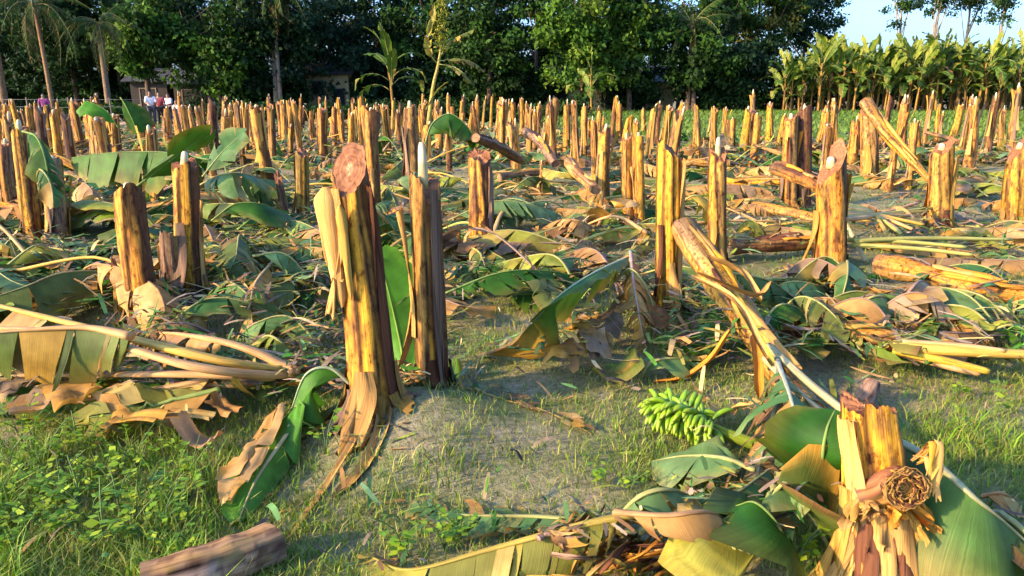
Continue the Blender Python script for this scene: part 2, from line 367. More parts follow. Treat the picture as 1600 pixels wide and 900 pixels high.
def leaf_thing(name, label, path, W, r, group=None, cat='leaf', extra_pile=True, **kw):
    rb, bl = leaf_mesh(path, W, r, **kw); o = np.array(path[0], float)
    t = thing(name, label, cat, tuple(o), group)
    obj('midrib', rb.mesh('midrib', M_RIB, o), t)
    if bl.n: obj('blade', bl.mesh('blade', M_LEAF, o), t)
    if extra_pile and bl.n: pile_add(np.concatenate(bl.V)); 
    return t
def leaf_part(parent, path, W, r, name='leaf', **kw):
    rb, bl = leaf_mesh(path, W, r, **kw); o = np.array(parent.location)
    p = obj(name, rb.mesh('midrib', M_RIB, o), parent); 
    if bl.n: obj('blade', bl.mesh('blade', M_LEAF, o), p); pile_add(np.concatenate(bl.V))
    return p

# ------------------------------------------------------------------ stumps
GOLD = np.array([0.68, 0.35, 0.03]); ORNG = np.array([0.62, 0.27, 0.035]); OCHR = np.array([0.48, 0.28, 0.06]); BRWN = np.array([0.115, 0.047, 0.024]); DARK = np.array([0.035, 0.017, 0.014]); PEACH = np.array([0.58, 0.33, 0.10]); GRYB = np.array([0.24, 0.16, 0.11]); OLIV = np.array([0.28, 0.22, 0.04])
def stem_surface(r, rad, k, n, length, taper=0.85, tone=None, brown_shade_side=None, top_cut=0.0, butt=1.12, clean=0.0):
    """radii (k,n) and colours (k,n,3): overlapping leaf sheaths with steps between them"""
    th = np.linspace(0, 2 * np.pi, n, endpoint=False)[None]; t = np.linspace(0, 1, k)[:, None]
    rr = rad * (1 + (taper - 1) * t) * (1 + (butt - 1) * np.exp(-t / 0.07)) * np.ones_like(th)
    step = np.zeros((k, n)); ns = int(r.integers(4, 7)); edges = np.sort((np.arange(ns) + r.uniform(-0.3, 0.3, ns)) / ns * 2 * np.pi); tw = r.normal(0, 0.35)
    C = np.zeros((k, n, 3)); dist = np.full((k, n), 9.0); tones = [GOLD, ORNG, GOLD, OCHR, PEACH, ORNG, BRWN, OLIV] if tone is None else tone
    for i, e in enumerate(edges):
        ph = (th - e - tw * t + 0.05 * np.sin(t * 9 + i)) % (2 * np.pi); span = (edges[(i + 1) % ns] - e) % (2 * np.pi)
        ins = ph < span + 1e-6
        rr = np.where(ins, rr * (1 + 0.11 * (1 - ph / span) - 0.05), rr); step = np.where(ins, r.uniform(-1, .6) - .5 * abs(ph / span - .5), step)
        c = tones[r.integers(len(tones))] * r.uniform(0.8, 1.15); c2 = tones[r.integers(len(tones))]
        mixv = sstep(0.3, 0.75, vn(ph * 2.5, t * 2.0 * length, 40 + i))[..., None]
        cc = c * (1 - mixv * 0.5) + c2 * mixv * 0.5
        C = np.where(ins[..., None], cc, C)
        ed = np.minimum(ph, span - ph) + (1 - ins) * 9; dist = np.minimum(dist, np.where(ins, ed, 9))
    dk = (1 - sstep(0.03, 0.16 + 0.2 * vn(th * 3 + 0 * t, t * 7 * length, 3), dist)) * sstep(0.25, 0.5, vn(th * 2, t * 4 * length, 77) + 0.15)
    C = C * (1 - 0.8 * dk[..., None]) + DARK * 0.8 * dk[..., None]
    pt = sstep(0.64, 0.74, fbm(th * 2.2 + 5 * r.random(), t * 3.2 * length + 9 * r.random(), int(r.integers(99)), 4) + 0.08)[..., None]
    C = C * (1 - 0.75 * pt) + (BRWN * 0.6) * 0.75 * pt
    b1 = fbm(th * 1.6 + 7 * r.random(), t * 2.6 * length + 5 * r.random(), int(r.integers(99)), 4); gm = sstep(.56, .68, b1)[..., None] * .45 * (1 - clean); C = C * (1 - gm) + (OLIV * .8) * gm
    b2 = fbm(th * 3.5 + 7 * r.random(), t * 9 * length, int(r.integers(99)), 4); pm = sstep(.56, .66, b2)[..., None] * .6 * (1 - clean); C = C * (1 - pm) + np.array([.07, .03, .035]) * pm
    b3 = fbm(th * 7, t * 2.2 * length + 3, int(r.integers(99)), 3); gm = sstep(.5, .62, b3)[..., None] * .28 * (1 - clean); C = C * (1 - gm) + (PEACH * .9) * gm
    if brown_shade_side is not None:     # brown sheath colour plus painted shade on the side away from the sun
        a, wdt, amt = brown_shade_side; q = np.abs((th - a + np.pi) % (2 * np.pi) - np.pi)
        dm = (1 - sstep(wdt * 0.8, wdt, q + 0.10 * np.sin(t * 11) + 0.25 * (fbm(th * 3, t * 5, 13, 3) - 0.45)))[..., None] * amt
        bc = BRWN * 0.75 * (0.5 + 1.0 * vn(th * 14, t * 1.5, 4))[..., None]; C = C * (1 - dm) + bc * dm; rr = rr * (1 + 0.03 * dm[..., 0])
    low = (1 - sstep(0.0, 0.16, t + 0.10 * (vn(th * 5, t * 6, 8) - 0.5)))[..., None] * 0.6
    C = C * (1 - low) + GRYB * 0.6 * low
    sd0 = int(r.integers(999)); rr = rr * (1 + 0.10 * (vn(th * 1.3, t * 4 * length, sd0) - 0.5) + 0.06 * (vn(th * 9, t * 2.5, sd0 + 1) - 0.5)); stem_surface.step = step[-1]
    return rr, C
def wrapth(n, C): return C

def strip_sheath(r, o, P, rad, th0, t0, t1, wdeg, out, hang, tone, lab=None, k=14, nw=6, dirsign=1):
    """a dry outer sheath strip: follows the stem from t0 to t1 (fractions), then peels outwards by `out` and hangs by `hang`"""
    T, S, Nn = frames(P); uu = np.linspace(0, 1, len(P)); mb = MB()
    t = np.linspace(t0, t1, k); w = R(wdeg) * (1 - 0.5 * np.linspace(0, 1, k) ** 2)
    itp = lambda A: np.stack([np.interp(t, uu, A[:, c]) for c in range(3)], -1)
    Pc, Sc, Nc = itp(P), itp(S), itp(Nn); rr = np.interp(t, uu, rad)
    q = np.linspace(0, 1, k) ** 2.2; V = np.zeros((k, nw, 3)); C = np.zeros((k, nw, 3)); jj = np.linspace(-0.5, 0.5, nw)
    for a in range(nw):
        th = th0 + jj[a] * w + 0.08 * np.sin(np.linspace(0, 5, k) + r.random() * 6)
        dirv = np.cos(th)[:, None] * Sc + np.sin(th)[:, None] * Nc
        rad_ = rr * 1.07 + 0.006 + out * q + 0.012 * np.sin(jj[a] * 5 + np.linspace(0, 6, k)) * (0.3 + q)
        V[:, a] = Pc + dirv * rad_[:, None]; V[:, a, 2] -= hang * q ** 1.5 + 0.03 * r.random() * q
        C[:, a] = tone * (0.75 + 0.5 * vn(np.full(k, jj[a] * 9), np.linspace(0, 3, k), 3))[:, None]
    V[..., 2] = np.maximum(V[..., 2], terrain(V[..., 0], V[..., 1]) + 0.01)
    U = np.stack(np.broadcast_arrays(jj[None] * 0.6 + th0, np.linspace(0, 0.5, k)[:, None]), -1)
    # give it thickness
    nrm = np.cross(np.gradient(V, axis=0), np.gradient(V, axis=1)); nrm /= np.linalg.norm(nrm, axis=-1)[..., None] + 1e-9
    mb.add(V, gridf(k, nw), C, U); mb.add(V - nrm * 0.004, gridf(k, nw)[:, ::-1], C * 0.8, U)
    return obj('dry_sheath', mb.mesh('dry_sheath', M_DRY, o.location), o, label=lab)

STUMPS = []      # (x, y, px, py, phrase)
def near_stump(label, bpx, bpy_, tpx, tpy, wpx, seed, tone=None, dark=None, core=0.12, slant=0.25, slant_dir=None, peels=3, n=56, k=48, phrase=None, taper=0.88, face_cam=False, core_off=(0, 0), sink=0.05, group='cut banana stumps', ragged=0.05, ragk=1.0, clean=0.0):
    r = np.random.default_rng(seed)
    b = G(bpx, bpy_, 0); b = G(bpx, bpy_, gz(b)); top = D(tpx, tpy, b[1] + 0.02); rad = wpx * PXD(bpx, (bpy_ + tpy) / 2, b[1]) / 2
    b0 = b.copy(); b0[2] = gz(b) - sink; L = np.linalg.norm(top - b0)
    mid = (b0 + top) / 2 + r.normal(0, 0.012, 3) * np.array([1, 1, 0]); P = smooth_path([b0, mid, top], k)
    rr, C = stem_surface(r, rad, k, n, L, taper, tone, dark, clean=clean)
    T, S, Nn = frames(P); th = np.linspace(0, 2 * np.pi, n, endpoint=False)
    V = P[:, None] + rr[..., None] * (np.cos(th)[None, :, None] * S[:, None] + np.sin(th)[None, :, None] * Nn[:, None])
    # oblique cut: shift the upper rings along the axis
    sdir = np.array(slant_dir if slant_dir is not None else (r.normal(), r.normal(), 0.0)); sdir = sdir / (np.linalg.norm(sdir) + 1e-9)
    tt = np.linspace(0, 1, k)[:, None]; dd = ((V - P[:, None]) @ sdir) / rad
    rag = (vn(th * 2, th * 0, seed) - 0.5) * 0.05 + (vn(th * 9, th * 0, seed + 1) - 0.5) * 0.018
    rag = rag * ragk + stem_surface.step * ragged
    sh = (-slant * rad * 2 * dd + rag[None]) * sstep(0.75, 1.0, tt)
    V += sh[..., None] * T[-1][None, None]
    t = thing('banana_stump', label, 'stump', (b[0], b[1], gz(b)), group); o = np.array(t.location)
    mb = MB(); U = np.stack(np.broadcast_arrays(th[None] / (2 * np.pi), tt * L), -1); mb.add(V, gridf(k, n, True), C.reshape(-1, 3), U)
    obj('stem', mb.mesh('stem', M_STEM, o), t)
    # cut face: concentric sheaths, slightly sunken between
    rim = V[-1]; cen = rim.mean(0); nr = 12; mf = MB(); VV = []; CC = []
    for i in range(nr):
        f = 1 - i / nr; ring = cen + (rim - cen) * f; ring = ring + T[-1][None] * ((0.003 * (-1) ** i - 0.004 + 0.006 * (vn(th * 2 + i, th * 0 + i, seed) - 0.5)) * (i > 0))[:, None]
        base = (np.array([0.30, 0.125, 0.045]) if i % 2 else np.array([0.20, 0.075, 0.03])) * r.uniform(0.8, 1.2)
        if i > nr - 3: base = np.array([0.42, 0.24, 0.11])
        VV.append(ring); CC.append(np.broadcast_to(base, (n, 3)) * (0.7 + 0.6 * vn(th * 3, th * 0 + i * 3.1, 2))[:, None])
    VV.append(np.broadcast_to(cen, (n, 3))); CC.append(np.broadcast_to((0.4, 0.24, 0.11), (n, 3)))
    mf.add(np.array(VV), gridf(nr + 1, n, True), np.array(CC).reshape(-1, 3)); obj('cut_face', mf.mesh('cut_face', M_CUT, o), t)
    if core > 0:
        mc = MB(); cb = cen + np.array([core_off[0], core_off[1], 0.0]) - T[-1] * 0.03; Pc = smooth_path([cb, cb + T[-1] * (core * 0.6 + 0.03), cb + T[-1] * (core + 0.03) + r.normal(0, 0.004, 3)], 9)
        cr = rad * 0.30; rc = cr * np.array([1.1, 1.05, 1.0, 0.95, 0.92, 0.88, 0.8, 0.7, 0.45])
        cc = np.array([(0.42, 0.30, 0.10)] * 2 + [(0.52, 0.43, 0.2)] * 3 + [(0.60, 0.54, 0.33)] * 3 + [(0.5, 0.42, 0.26)]); tube(mc, Pc, rc[:, None] * (1 + .22 * (vn(np.linspace(0, 6.28, 14, endpoint=False)[None] * 1.3 + seed, np.linspace(0, 4, 9)[:, None], 4) - .5)), 14, cc); obj('core', mc.mesh('core', M_CORE, o), t)
    rl = rr.mean(1)
    for i in range(peels):
        tn = [PEACH, OCHR, GRYB, ORNG * 0.8, BRWN * 1.4][r.integers(5)]
        if r.random() < 0.5: strip_sheath(r, t, P, rl, r.uniform(0, 6.28), r.uniform(0.35, 0.6), r.uniform(0.02, 0.12), r.uniform(16, 45), r.uniform(0.03, 0.12), 0.0, tn)
        else: strip_sheath(r, t, P, rl, r.uniform(0, 6.28), r.uniform(0.1, 0.3), r.uniform(0.7, 0.97), r.uniform(14, 36), r.uniform(0.01, 0.06), r.uniform(0, 0.04), tn)
    for i in range(6 if wpx > 25 else 3):
        strip_sheath(r, t, P, rl, r.uniform(PI * .8, 2.2 * PI), r.uniform(.10, .26), r.uniform(0, .02), r.uniform(14, 40), r.uniform(.02, .11), 0., [GRYB * .8, BRWN, PEACH * .7, OCHR * .7][r.integers(4)], k=10, nw=5)
    STUMPS.append((b[0], b[1], bpx, bpy_, phrase))
    return t, P, rl, r

PI = math.pi; LEFT, BACK, RIGHT, FRONT = 0.0, PI / 2, PI, 1.5 * PI
GO = [GOLD, ORNG, GOLD, GOLD, OCHR]; BR = [BRWN, OCHR, GRYB, ORNG, BRWN]; OR = [ORNG, PEACH, OCHR, ORNG, GOLD]
# the two large stumps in the middle of the foreground
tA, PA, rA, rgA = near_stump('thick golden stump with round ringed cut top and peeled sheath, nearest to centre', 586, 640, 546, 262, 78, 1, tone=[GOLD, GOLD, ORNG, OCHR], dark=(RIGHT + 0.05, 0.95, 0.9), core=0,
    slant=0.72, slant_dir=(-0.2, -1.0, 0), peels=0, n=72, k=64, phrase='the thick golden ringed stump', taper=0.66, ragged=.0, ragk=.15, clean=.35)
strip_sheath(rgA, tA, PA, rA, LEFT - 0.35, 0.93, 0.45, 70, 0.05, 0.0, PEACH * 1.05, 'wide peach coloured sheath peeling off the upper side', k=22, nw=12)
yA = float(tA.location[1])
SLAB = [D(508, 292, yA - .03), D(514, 345, yA - .05), D(524, 410, yA - .06), D(535, 480, yA - .06)]
strip_sheath(rgA, tA, PA, rA, LEFT - 0.9, 0.93, 0.60, 34, 0.03, 0.0, PEACH * 0.95, k=20, nw=8)
strip_sheath(rgA, tA, PA, rA, LEFT + 0.3, 0.88, 0.50, 46, 0.05, 0.0, OCHR * 1.2, k=20, nw=8)
strip_sheath(rgA, tA, PA, rA, FRONT + 0.1, 0.22, 0.02, 40, 0.25, 0.03, PEACH * 0.7, k=16, nw=8)
strip_sheath(rgA, tA, PA, rA, FRONT + 0.7, 0.14, 0.0, 34, 0.12, 0.0, GRYB * 0.8, k=14, nw=7)
strip_sheath(rgA, tA, PA, rA, RIGHT + 0.5, 0.1, 0.95, 26, 0.012, 0.0, BRWN, k=30, nw=7)
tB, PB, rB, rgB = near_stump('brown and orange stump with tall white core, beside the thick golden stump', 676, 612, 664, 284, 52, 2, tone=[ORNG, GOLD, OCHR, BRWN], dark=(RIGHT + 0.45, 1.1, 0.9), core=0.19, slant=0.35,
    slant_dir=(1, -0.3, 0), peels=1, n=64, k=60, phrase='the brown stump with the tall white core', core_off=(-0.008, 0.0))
strip_sheath(rgB, tB, PB, rB, LEFT - 0.35, 0.30, 0.90, 30, 0.05, -0.0, PEACH, 'pale curled sheath lifting off near the top', k=22, nw=7)
strip_sheath(rgB, tB, PB, rB, RIGHT + 1.0, 0.97, 0.05, 26, 0.02, 0.0, GRYB * 0.9, k=30, nw=7)
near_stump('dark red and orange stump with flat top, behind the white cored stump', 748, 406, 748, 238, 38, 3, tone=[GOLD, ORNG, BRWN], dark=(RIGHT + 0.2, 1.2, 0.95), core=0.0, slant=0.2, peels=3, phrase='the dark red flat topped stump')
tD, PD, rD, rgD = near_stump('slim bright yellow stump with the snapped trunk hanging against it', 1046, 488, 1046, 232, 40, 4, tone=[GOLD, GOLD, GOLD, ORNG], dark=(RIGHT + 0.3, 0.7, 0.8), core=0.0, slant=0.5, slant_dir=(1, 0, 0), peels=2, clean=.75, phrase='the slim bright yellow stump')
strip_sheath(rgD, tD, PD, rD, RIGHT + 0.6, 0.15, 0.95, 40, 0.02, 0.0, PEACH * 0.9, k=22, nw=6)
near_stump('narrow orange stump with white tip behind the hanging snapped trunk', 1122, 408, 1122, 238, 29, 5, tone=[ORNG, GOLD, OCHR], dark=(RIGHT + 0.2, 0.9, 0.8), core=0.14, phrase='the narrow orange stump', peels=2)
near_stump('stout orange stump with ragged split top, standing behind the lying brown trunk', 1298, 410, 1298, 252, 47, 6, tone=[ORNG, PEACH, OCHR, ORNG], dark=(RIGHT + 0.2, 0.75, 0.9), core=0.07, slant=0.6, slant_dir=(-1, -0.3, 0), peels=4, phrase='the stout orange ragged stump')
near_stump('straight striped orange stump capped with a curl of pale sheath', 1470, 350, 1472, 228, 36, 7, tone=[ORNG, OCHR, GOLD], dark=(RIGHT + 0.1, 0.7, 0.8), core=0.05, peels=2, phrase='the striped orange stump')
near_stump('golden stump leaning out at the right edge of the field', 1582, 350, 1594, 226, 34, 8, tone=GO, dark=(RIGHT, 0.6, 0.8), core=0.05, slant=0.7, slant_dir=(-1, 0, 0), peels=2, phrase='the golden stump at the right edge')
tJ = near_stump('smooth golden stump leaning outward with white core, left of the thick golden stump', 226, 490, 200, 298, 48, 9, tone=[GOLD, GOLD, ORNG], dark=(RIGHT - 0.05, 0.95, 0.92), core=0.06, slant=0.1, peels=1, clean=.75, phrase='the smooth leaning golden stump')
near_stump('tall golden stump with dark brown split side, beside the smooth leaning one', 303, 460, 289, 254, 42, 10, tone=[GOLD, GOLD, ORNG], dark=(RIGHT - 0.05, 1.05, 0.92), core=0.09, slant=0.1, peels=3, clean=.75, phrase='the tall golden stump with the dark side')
near_stump('short dark brown stub between two golden stumps', 268, 468, 266, 372, 34, 11, tone=BR, core=0.0, slant=0.5, peels=3, phrase='the short dark brown stub')
near_stump('short yellow sprout stub in front of the smooth leaning golden stump', 184, 488, 180, 420, 14, 12, tone=GO, core=0.0, slant=1.0, peels=0, n=20, k=16)
near_stump('grey brown stump draped with a limp green leaf, near the left edge', 92, 376, 82, 248, 30, 13, tone=BR, core=0.04, phrase='the leaf draped grey stump', peels=3)
near_stump('orange stump with bare white core, second from the left edge', 52, 376, 30, 200, 28, 14, tone=OR, core=0.10, phrase='the stump second from the left edge', peels=2)
near_stump('brown mottled stump with white tip at the left edge', 18, 326, 8, 224, 20, 15, tone=BR, core=0.06, phrase='the mottled stump at the left edge', peels=2, n=32, k=24)
near_stump('olive stump with torn top behind the thick golden stump', 474, 345, 472, 236, 22, 16, tone=[OLIV, GOLD, OLIV], core=0.0, phrase='the olive torn stump', peels=2, n=32, k=24)
near_stump('thin grey sucker stub leaning beside the olive torn stump', 448, 362, 434, 276, 13, 17, tone=BR, core=0.0, slant=0.8, peels=0, n=20, k=16)
near_stump('brown stump close behind the round cut top of the thick golden one', 585, 352, 580, 176, 24, 18, tone=BR, core=0.06, phrase='the brown stump behind the round cut top', peels=2, n=32, k=24)
near_stump('tall stump with burst frayed crown of sheaths behind the white cored one', 646, 300, 640, 166, 22, 19, tone=[ORNG, BRWN, PEACH], core=0.1, phrase='the frayed crown stump', peels=4, n=32, k=24)
near_stump('left one of a touching pair of orange stumps before the slim yellow stump', 983, 352, 979, 214, 17, 20, tone=OR, core=0.06, peels=1, n=32, k=24, phrase='the touching pair of orange stumps')
near_stump('right one of a touching pair of orange stumps before the slim yellow stump', 1000, 356, 998, 210, 17, 21, tone=OR, core=0.06, peels=1, n=32, k=24)
near_stump('orange half of a split stump with pale flap, left of the blackened stump', 1233, 326, 1236, 182, 22, 22, tone=OR, core=0.05, peels=3, n=32, k=24, phrase='the orange split stump')
near_stump('blackened brown stump with white tip among orange ones', 1254, 326, 1258, 172, 24, 23, tone=[DARK * 2, BRWN, GRYB], core=0.06, peels=3, n=32, k=24, phrase='the blackened stump')
near_stump('broad orange stump with a broken trunk leaning over its top', 1358, 288, 1356, 172, 26, 24, tone=OR, core=0.0, peels=4, n=32, k=24, phrase='the broad stump under the leaning trunk')
near_stump('thin bare stick of a sucker by the dark red stump', 717, 412, 716, 362, 8, 25, tone=GO, core=0.0, slant=1.2, peels=0, n=16, k=12)
near_stump('thin orange sucker standing alone in the leaf litter left of the touching pair', 941, 345, 941, 300, 8, 26, tone=OR, core=0.0, slant=1.2, peels=0, n=16, k=12)

# the foreground stump at the lower right, wrapped in hanging dry sheaths
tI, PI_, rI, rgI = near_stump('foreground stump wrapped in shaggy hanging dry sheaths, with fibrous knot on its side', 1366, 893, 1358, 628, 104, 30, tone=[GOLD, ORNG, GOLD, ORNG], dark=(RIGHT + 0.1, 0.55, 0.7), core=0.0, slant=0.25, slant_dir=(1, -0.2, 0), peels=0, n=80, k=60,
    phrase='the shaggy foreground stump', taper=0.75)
for a, t0, t1, w, out, tone in [(LEFT - 0.55, 0.05, 1.02, 42, 0.012, PEACH * 1.15), (FRONT - 0.2, 0.62, 0.0, 40, 0.05, PEACH), (FRONT - 0.75, 0.60, 0.02, 38, 0.06, OCHR * 1.2), (FRONT + 0.3, 0.52, 0.0, 30, 0.07, PEACH * 1.1), (FRONT + 0.75, 0.45, 0.0, 28, 0.09, OCHR),
                                (LEFT - 0.2, 0.58, 0.0, 44, 0.07, OCHR * 1.2), (FRONT - 0.45, 0.40, -0.0, 24, 0.11, ORNG), (FRONT + 1.1, 0.42, 0.03, 26, 0.10, PEACH * 0.9), (LEFT - 0.9, 0.50, 0.0, 30, 0.10, BRWN * 1.5), (FRONT + 0.1, 0.30, 0.0, 20, 0.10, PEACH), (FRONT - 0.15, 0.45, 0.0, 18, 0.09, BRWN * 1.6), (FRONT + 0.5, 0.36, 0.0, 16, 0.12, PEACH * 1.1), (LEFT - 0.65, 0.36, 0.0, 18, 0.13, PEACH * 1.2)]:
    strip_sheath(rgI, tI, PI_, rI, a, t0, t1, w, out, 0.0, tone, k=22, nw=8)
# crumpled collar of torn sheath round its middle
for i in range(16):
    a = [FRONT - 1.2, FRONT + 1.0][i % 2] * 0 + rgI.uniform(FRONT - 1.5, FRONT + 0.9); strip_sheath(rgI, tI, PI_, rI, a, 0.50 + rgI.uniform(-0.04, 0.1), 0.62 - rgI.uniform(0.0, 0.22), rgI.uniform(14, 34), rgI.uniform(0.03, 0.07), rgI.uniform(0, 0.03), [PEACH, OCHR * 1.1, ORNG][i % 3], k=12, nw=6)
# the fibrous knot: a ringed cut-off side shoot
kc = D(1412, 762, tI.location[1] - 0.12); mbk = MB(); sc = PXD(1420, 760, kc[1])
ax = np.array([0.12, -0.9, 0.3]); ax /= np.linalg.norm(ax); Pk = smooth_path([kc - ax * 0.10 - np.array([0.05, 0, 0.04]), kc - ax * 0.05, kc], 14)
rk = 29 * sc * (0.85 + 0.2 * np.linspace(0, 1, 14)); rks, Ck = stem_surface(np.random.default_rng(31), 1.0, 14, 40, 0.2, 1.0, [OCHR, ORNG * .8, BRWN * 2], None, butt=1.0)
tube(mbk, Pk, rk[:, None] * rks, 40, Ck, cap=False)
T_, S_, N_ = frames(Pk); thk = np.linspace(0, 2 * PI, 40, endpoint=False); rim = Pk[-1] + (rk[-1] * rks[-1])[:, None] * (np.cos(thk)[:, None] * S_[-1] + np.sin(thk)[:, None] * N_[-1]); VV = []; CC = []
for i in range(13):
    f = 1 - i / 12; VV.append(Pk[-1] + (rim - Pk[-1]) * f * (1 + 0.05 * np.sin(thk * 2 + i)[:, None] * (i > 0)) + T_[-1] * ((0.003 * ((-1) ** i) - .006) * (i > 0))); CC.append(np.broadcast_to((OCHR * 0.9 if i % 2 else BRWN * 0.9), (40, 3)))
mbk.add(np.array(VV), gridf(13, 40, True), np.array(CC).reshape(-1, 3))
for i in range(46):     # loose fibres curling round it
    a0 = rgI.uniform(0, 6.28); ph = np.linspace(a0, a0 + rgI.uniform(1.5, 4), 14); rad_ = rk[-1] * rgI.uniform(0.5, 1.15)
    Pf = Pk[-1] + T_[-1] * rgI.uniform(0.0, 0.02) + rad_ * (np.cos(ph)[:, None] * S_[-1] + np.sin(ph)[:, None] * N_[-1] * 0.9) + rgI.normal(0, 0.004, (14, 3)); tube(mbk, Pf, 0.0018 + .0012 * (i % 2), 5, [OCHR, PEACH * .8, BRWN * 1.8][i % 3])
obj('side_shoot_knot', mbk.mesh('side_shoot_knot', M_DRY, tI.location), tI, label='ringed fibrous knot of a cut side shoot')
mf = MB(); 
for i in range(9):
    p0 = D(1435 + rgI.uniform(-15, 25), 720 + rgI.uniform(-12, 10), kc[1] + 0.05); p1 = D(1462 + rgI.uniform(-14, 10), 702 + rgI.uniform(-12, 20), kc[1] + 0.03); p2 = D(1462 + rgI.uniform(-16, 10), 760 + rgI.uniform(-30, 25), kc[1])
    P_ = smooth_path([p0, p1, p2], 12); T_, S_, N_ = frames(P_); w_ = rgI.uniform(0.006, 0.016) * np.sin(np.linspace(0.3, 3.0, 12)); V_ = np.stack([P_ - S_ * w_[:, None], P_ + N_ * w_[:, None] * 0.5, P_ + S_ * w_[:, None]], 1); mf.add(V_, gridf(12, 3), [PEACH, OCHR, ORNG][i % 3])
obj('dry_sheath', mf.mesh('dry_sheath', M_DRY, tI.location), tI)

# ------------------------------------------------------------------ smaller stumps further back: shared mesh variants
VARS = []
for i in range(21):
    r = np.random.default_rng(100 + i); tone = [[GOLD, ORNG, OCHR, GOLD], OR, BR, [PEACH, ORNG, OCHR], GO, [OLIV, GOLD, OCHR], [ORNG, BRWN, OCHR, GOLD]][i % 7]
    k, n = 18, 20; P = smooth_path([(0, 0, -0.05), (r.normal(0, 0.012), r.normal(0, 0.012), 0.5), (r.normal(0, 0.02), r.normal(0, 0.02), 1.0)], k)
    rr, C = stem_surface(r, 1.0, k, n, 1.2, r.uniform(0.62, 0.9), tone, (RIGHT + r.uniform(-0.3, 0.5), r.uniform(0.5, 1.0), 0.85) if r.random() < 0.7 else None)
    th = np.linspace(0, 2 * PI, n, endpoint=False); tt = np.linspace(0, 1, k)[:, None]
    V = np.zeros((k, n, 3)); V[..., 0] = P[:, 0:1] - rr * np.cos(th) * 0.1; V[..., 1] = P[:, 1:2] + rr * np.sin(th) * 0.1
    sl = r.uniform(0, 0.05); a0 = r.uniform(0, 6.28); V[..., 2] = P[:, 2:3] + (sl * np.cos(th - a0) + 0.05 * (vn(th * 3, th * 0, i) - 0.5) + .07 * stem_surface.step)[None] * sstep(0.7, 1, tt)
    ms = MB(); ms.add(V, gridf(k, n, True), C.reshape(-1, 3), np.stack(np.broadcast_arrays(th[None] / 6.28, tt * 1.2), -1))
    cen = V[-1].mean(0); ms.add(np.array([cen + (V[-1] - cen) * f - np.array([0, 0, 0.008 * q]) for q, f in enumerate((1, 0.8, 0.6, 0.4, 0.1))]), gridf(5, n, True), np.array([0.34, 0.17, 0.08]))
    mc = MB(); cl = r.uniform(0.03, 0.11); cr = r.uniform(0.02, 0.032); cx, cy = r.normal(0, 0.02, 2)
    tube(mc, np.array([(cx, cy, 0.94), (cx, cy, 1.0 + cl * 0.6), (cx + 0.004, cy, 1.0 + cl)]), np.array([cr, cr * 0.85, cr * 0.3]), 9, np.array([(0.42, 0.3, 0.12), (0.58, 0.52, 0.33), (0.62, 0.57, 0.40)]))
    mp = MB()                        # a loose dry flap
    for q in range(r.integers(2, 6)):
        a = r.uniform(PI * .9, 2.1 * PI); z = np.linspace(r.uniform(0.5, 0.98), r.uniform(0.02, 0.4), 8) if r.random() < .6 else np.linspace(r.uniform(.3, .7), r.uniform(.9, 1.06), 8); out = 0.104 + r.uniform(.02, .14) * np.linspace(0, 1, 8) ** 2; w = r.uniform(0.12, 0.45)
        Vp = np.stack([np.stack([-out * np.cos(a + w * j), out * np.sin(a + w * j), z], -1) for j in (-0.5, -0.15, 0.15, 0.5)], 1); mp.add(Vp, gridf(8, 4), [PEACH, OCHR, GRYB][q % 3] * 0.95)
    VARS.append((ms.mesh('stem', M_STEM), mc.mesh('core', M_CORE), mp.mesh('dry_sheath', M_DRY)))
MID = [(25, 185, 290, 18), (52, 165, 212, 10), (42, 172, 204, 9), (72, 170, 250, 16), (93, 175, 258, 16), (113, 177, 199, 6), (130, 160, 242, 14), (153, 178, 240, 20), (184, 180, 245, 17), (205, 165, 192, 7), (217, 165, 192, 7), (226, 191, 250, 16),
       (244, 192, 250, 14), (262, 168, 232, 14), (281, 187, 238, 12), (286, 155, 212, 10), (306, 170, 222, 14), (328, 160, 212, 12), (350, 152, 202, 11), (364, 164, 206, 10), (379, 158, 212, 12), (395, 162, 207, 8), (403, 165, 207, 9), (426, 166, 262, 14), (441, 160, 217, 9),
       (457, 160, 242, 12), (506, 170, 252, 18), (488, 172, 225, 10), (523, 165, 232, 11), (553, 155, 216, 8), (568, 153, 250, 10), (538, 175, 232, 7), (664, 158, 206, 8), (703, 150, 202, 10), (722, 151, 199, 9), (746, 153, 213, 9), (767, 150, 207, 6),
       (779, 155, 227, 12), (791, 175, 232, 9), (801, 162, 242, 12), (815, 155, 216, 9), (824, 160, 221, 8), (868, 157, 268, 11), (885, 160, 240, 12), (900, 160, 268, 13), (912, 165, 257, 11), (955, 152, 222, 9), (974, 152, 222, 9), (940, 182, 207, 6), (1006, 170, 212, 8),
       (1024, 160, 232, 12), (1036, 167, 245, 14), (1052, 167, 272, 14), (1086, 180, 240, 9), (1110, 170, 227, 7), (1127, 170, 227, 8), (1144, 185, 237, 10), (1168, 172, 237, 18), (1174, 148, 227, 10), (1200, 162, 227, 13), (1302, 156, 238, 13),
       (1331, 186, 262, 17), (1380, 150, 240, 10), (1393, 170, 250, 11), (1411, 155, 222, 11), (1418, 190, 300, 12), (1442, 150, 232, 10), (1464, 178, 227, 8), (1488, 164, 218, 14), (1511, 160, 268, 19), (1541, 152, 252, 14), (1577, 140, 242, 15), (1386, 225, 300, 15), (1345, 160, 230, 9), (1290, 175, 240, 10), (1216, 180, 232, 9), (1562, 170, 235, 9), (845, 268, 308, 8), (608, 165, 240, 12), (625, 175, 232, 10), (685, 158, 222, 10), (735, 165, 225, 9), (855, 165, 215, 8)]
rr_ = np.random.default_rng(77); placed = [(G(x, yb)[0], G(x, yb)[1]) for x, yt, yb, w in MID] + [(s[0], s[1]) for s in STUMPS]
FAR = []
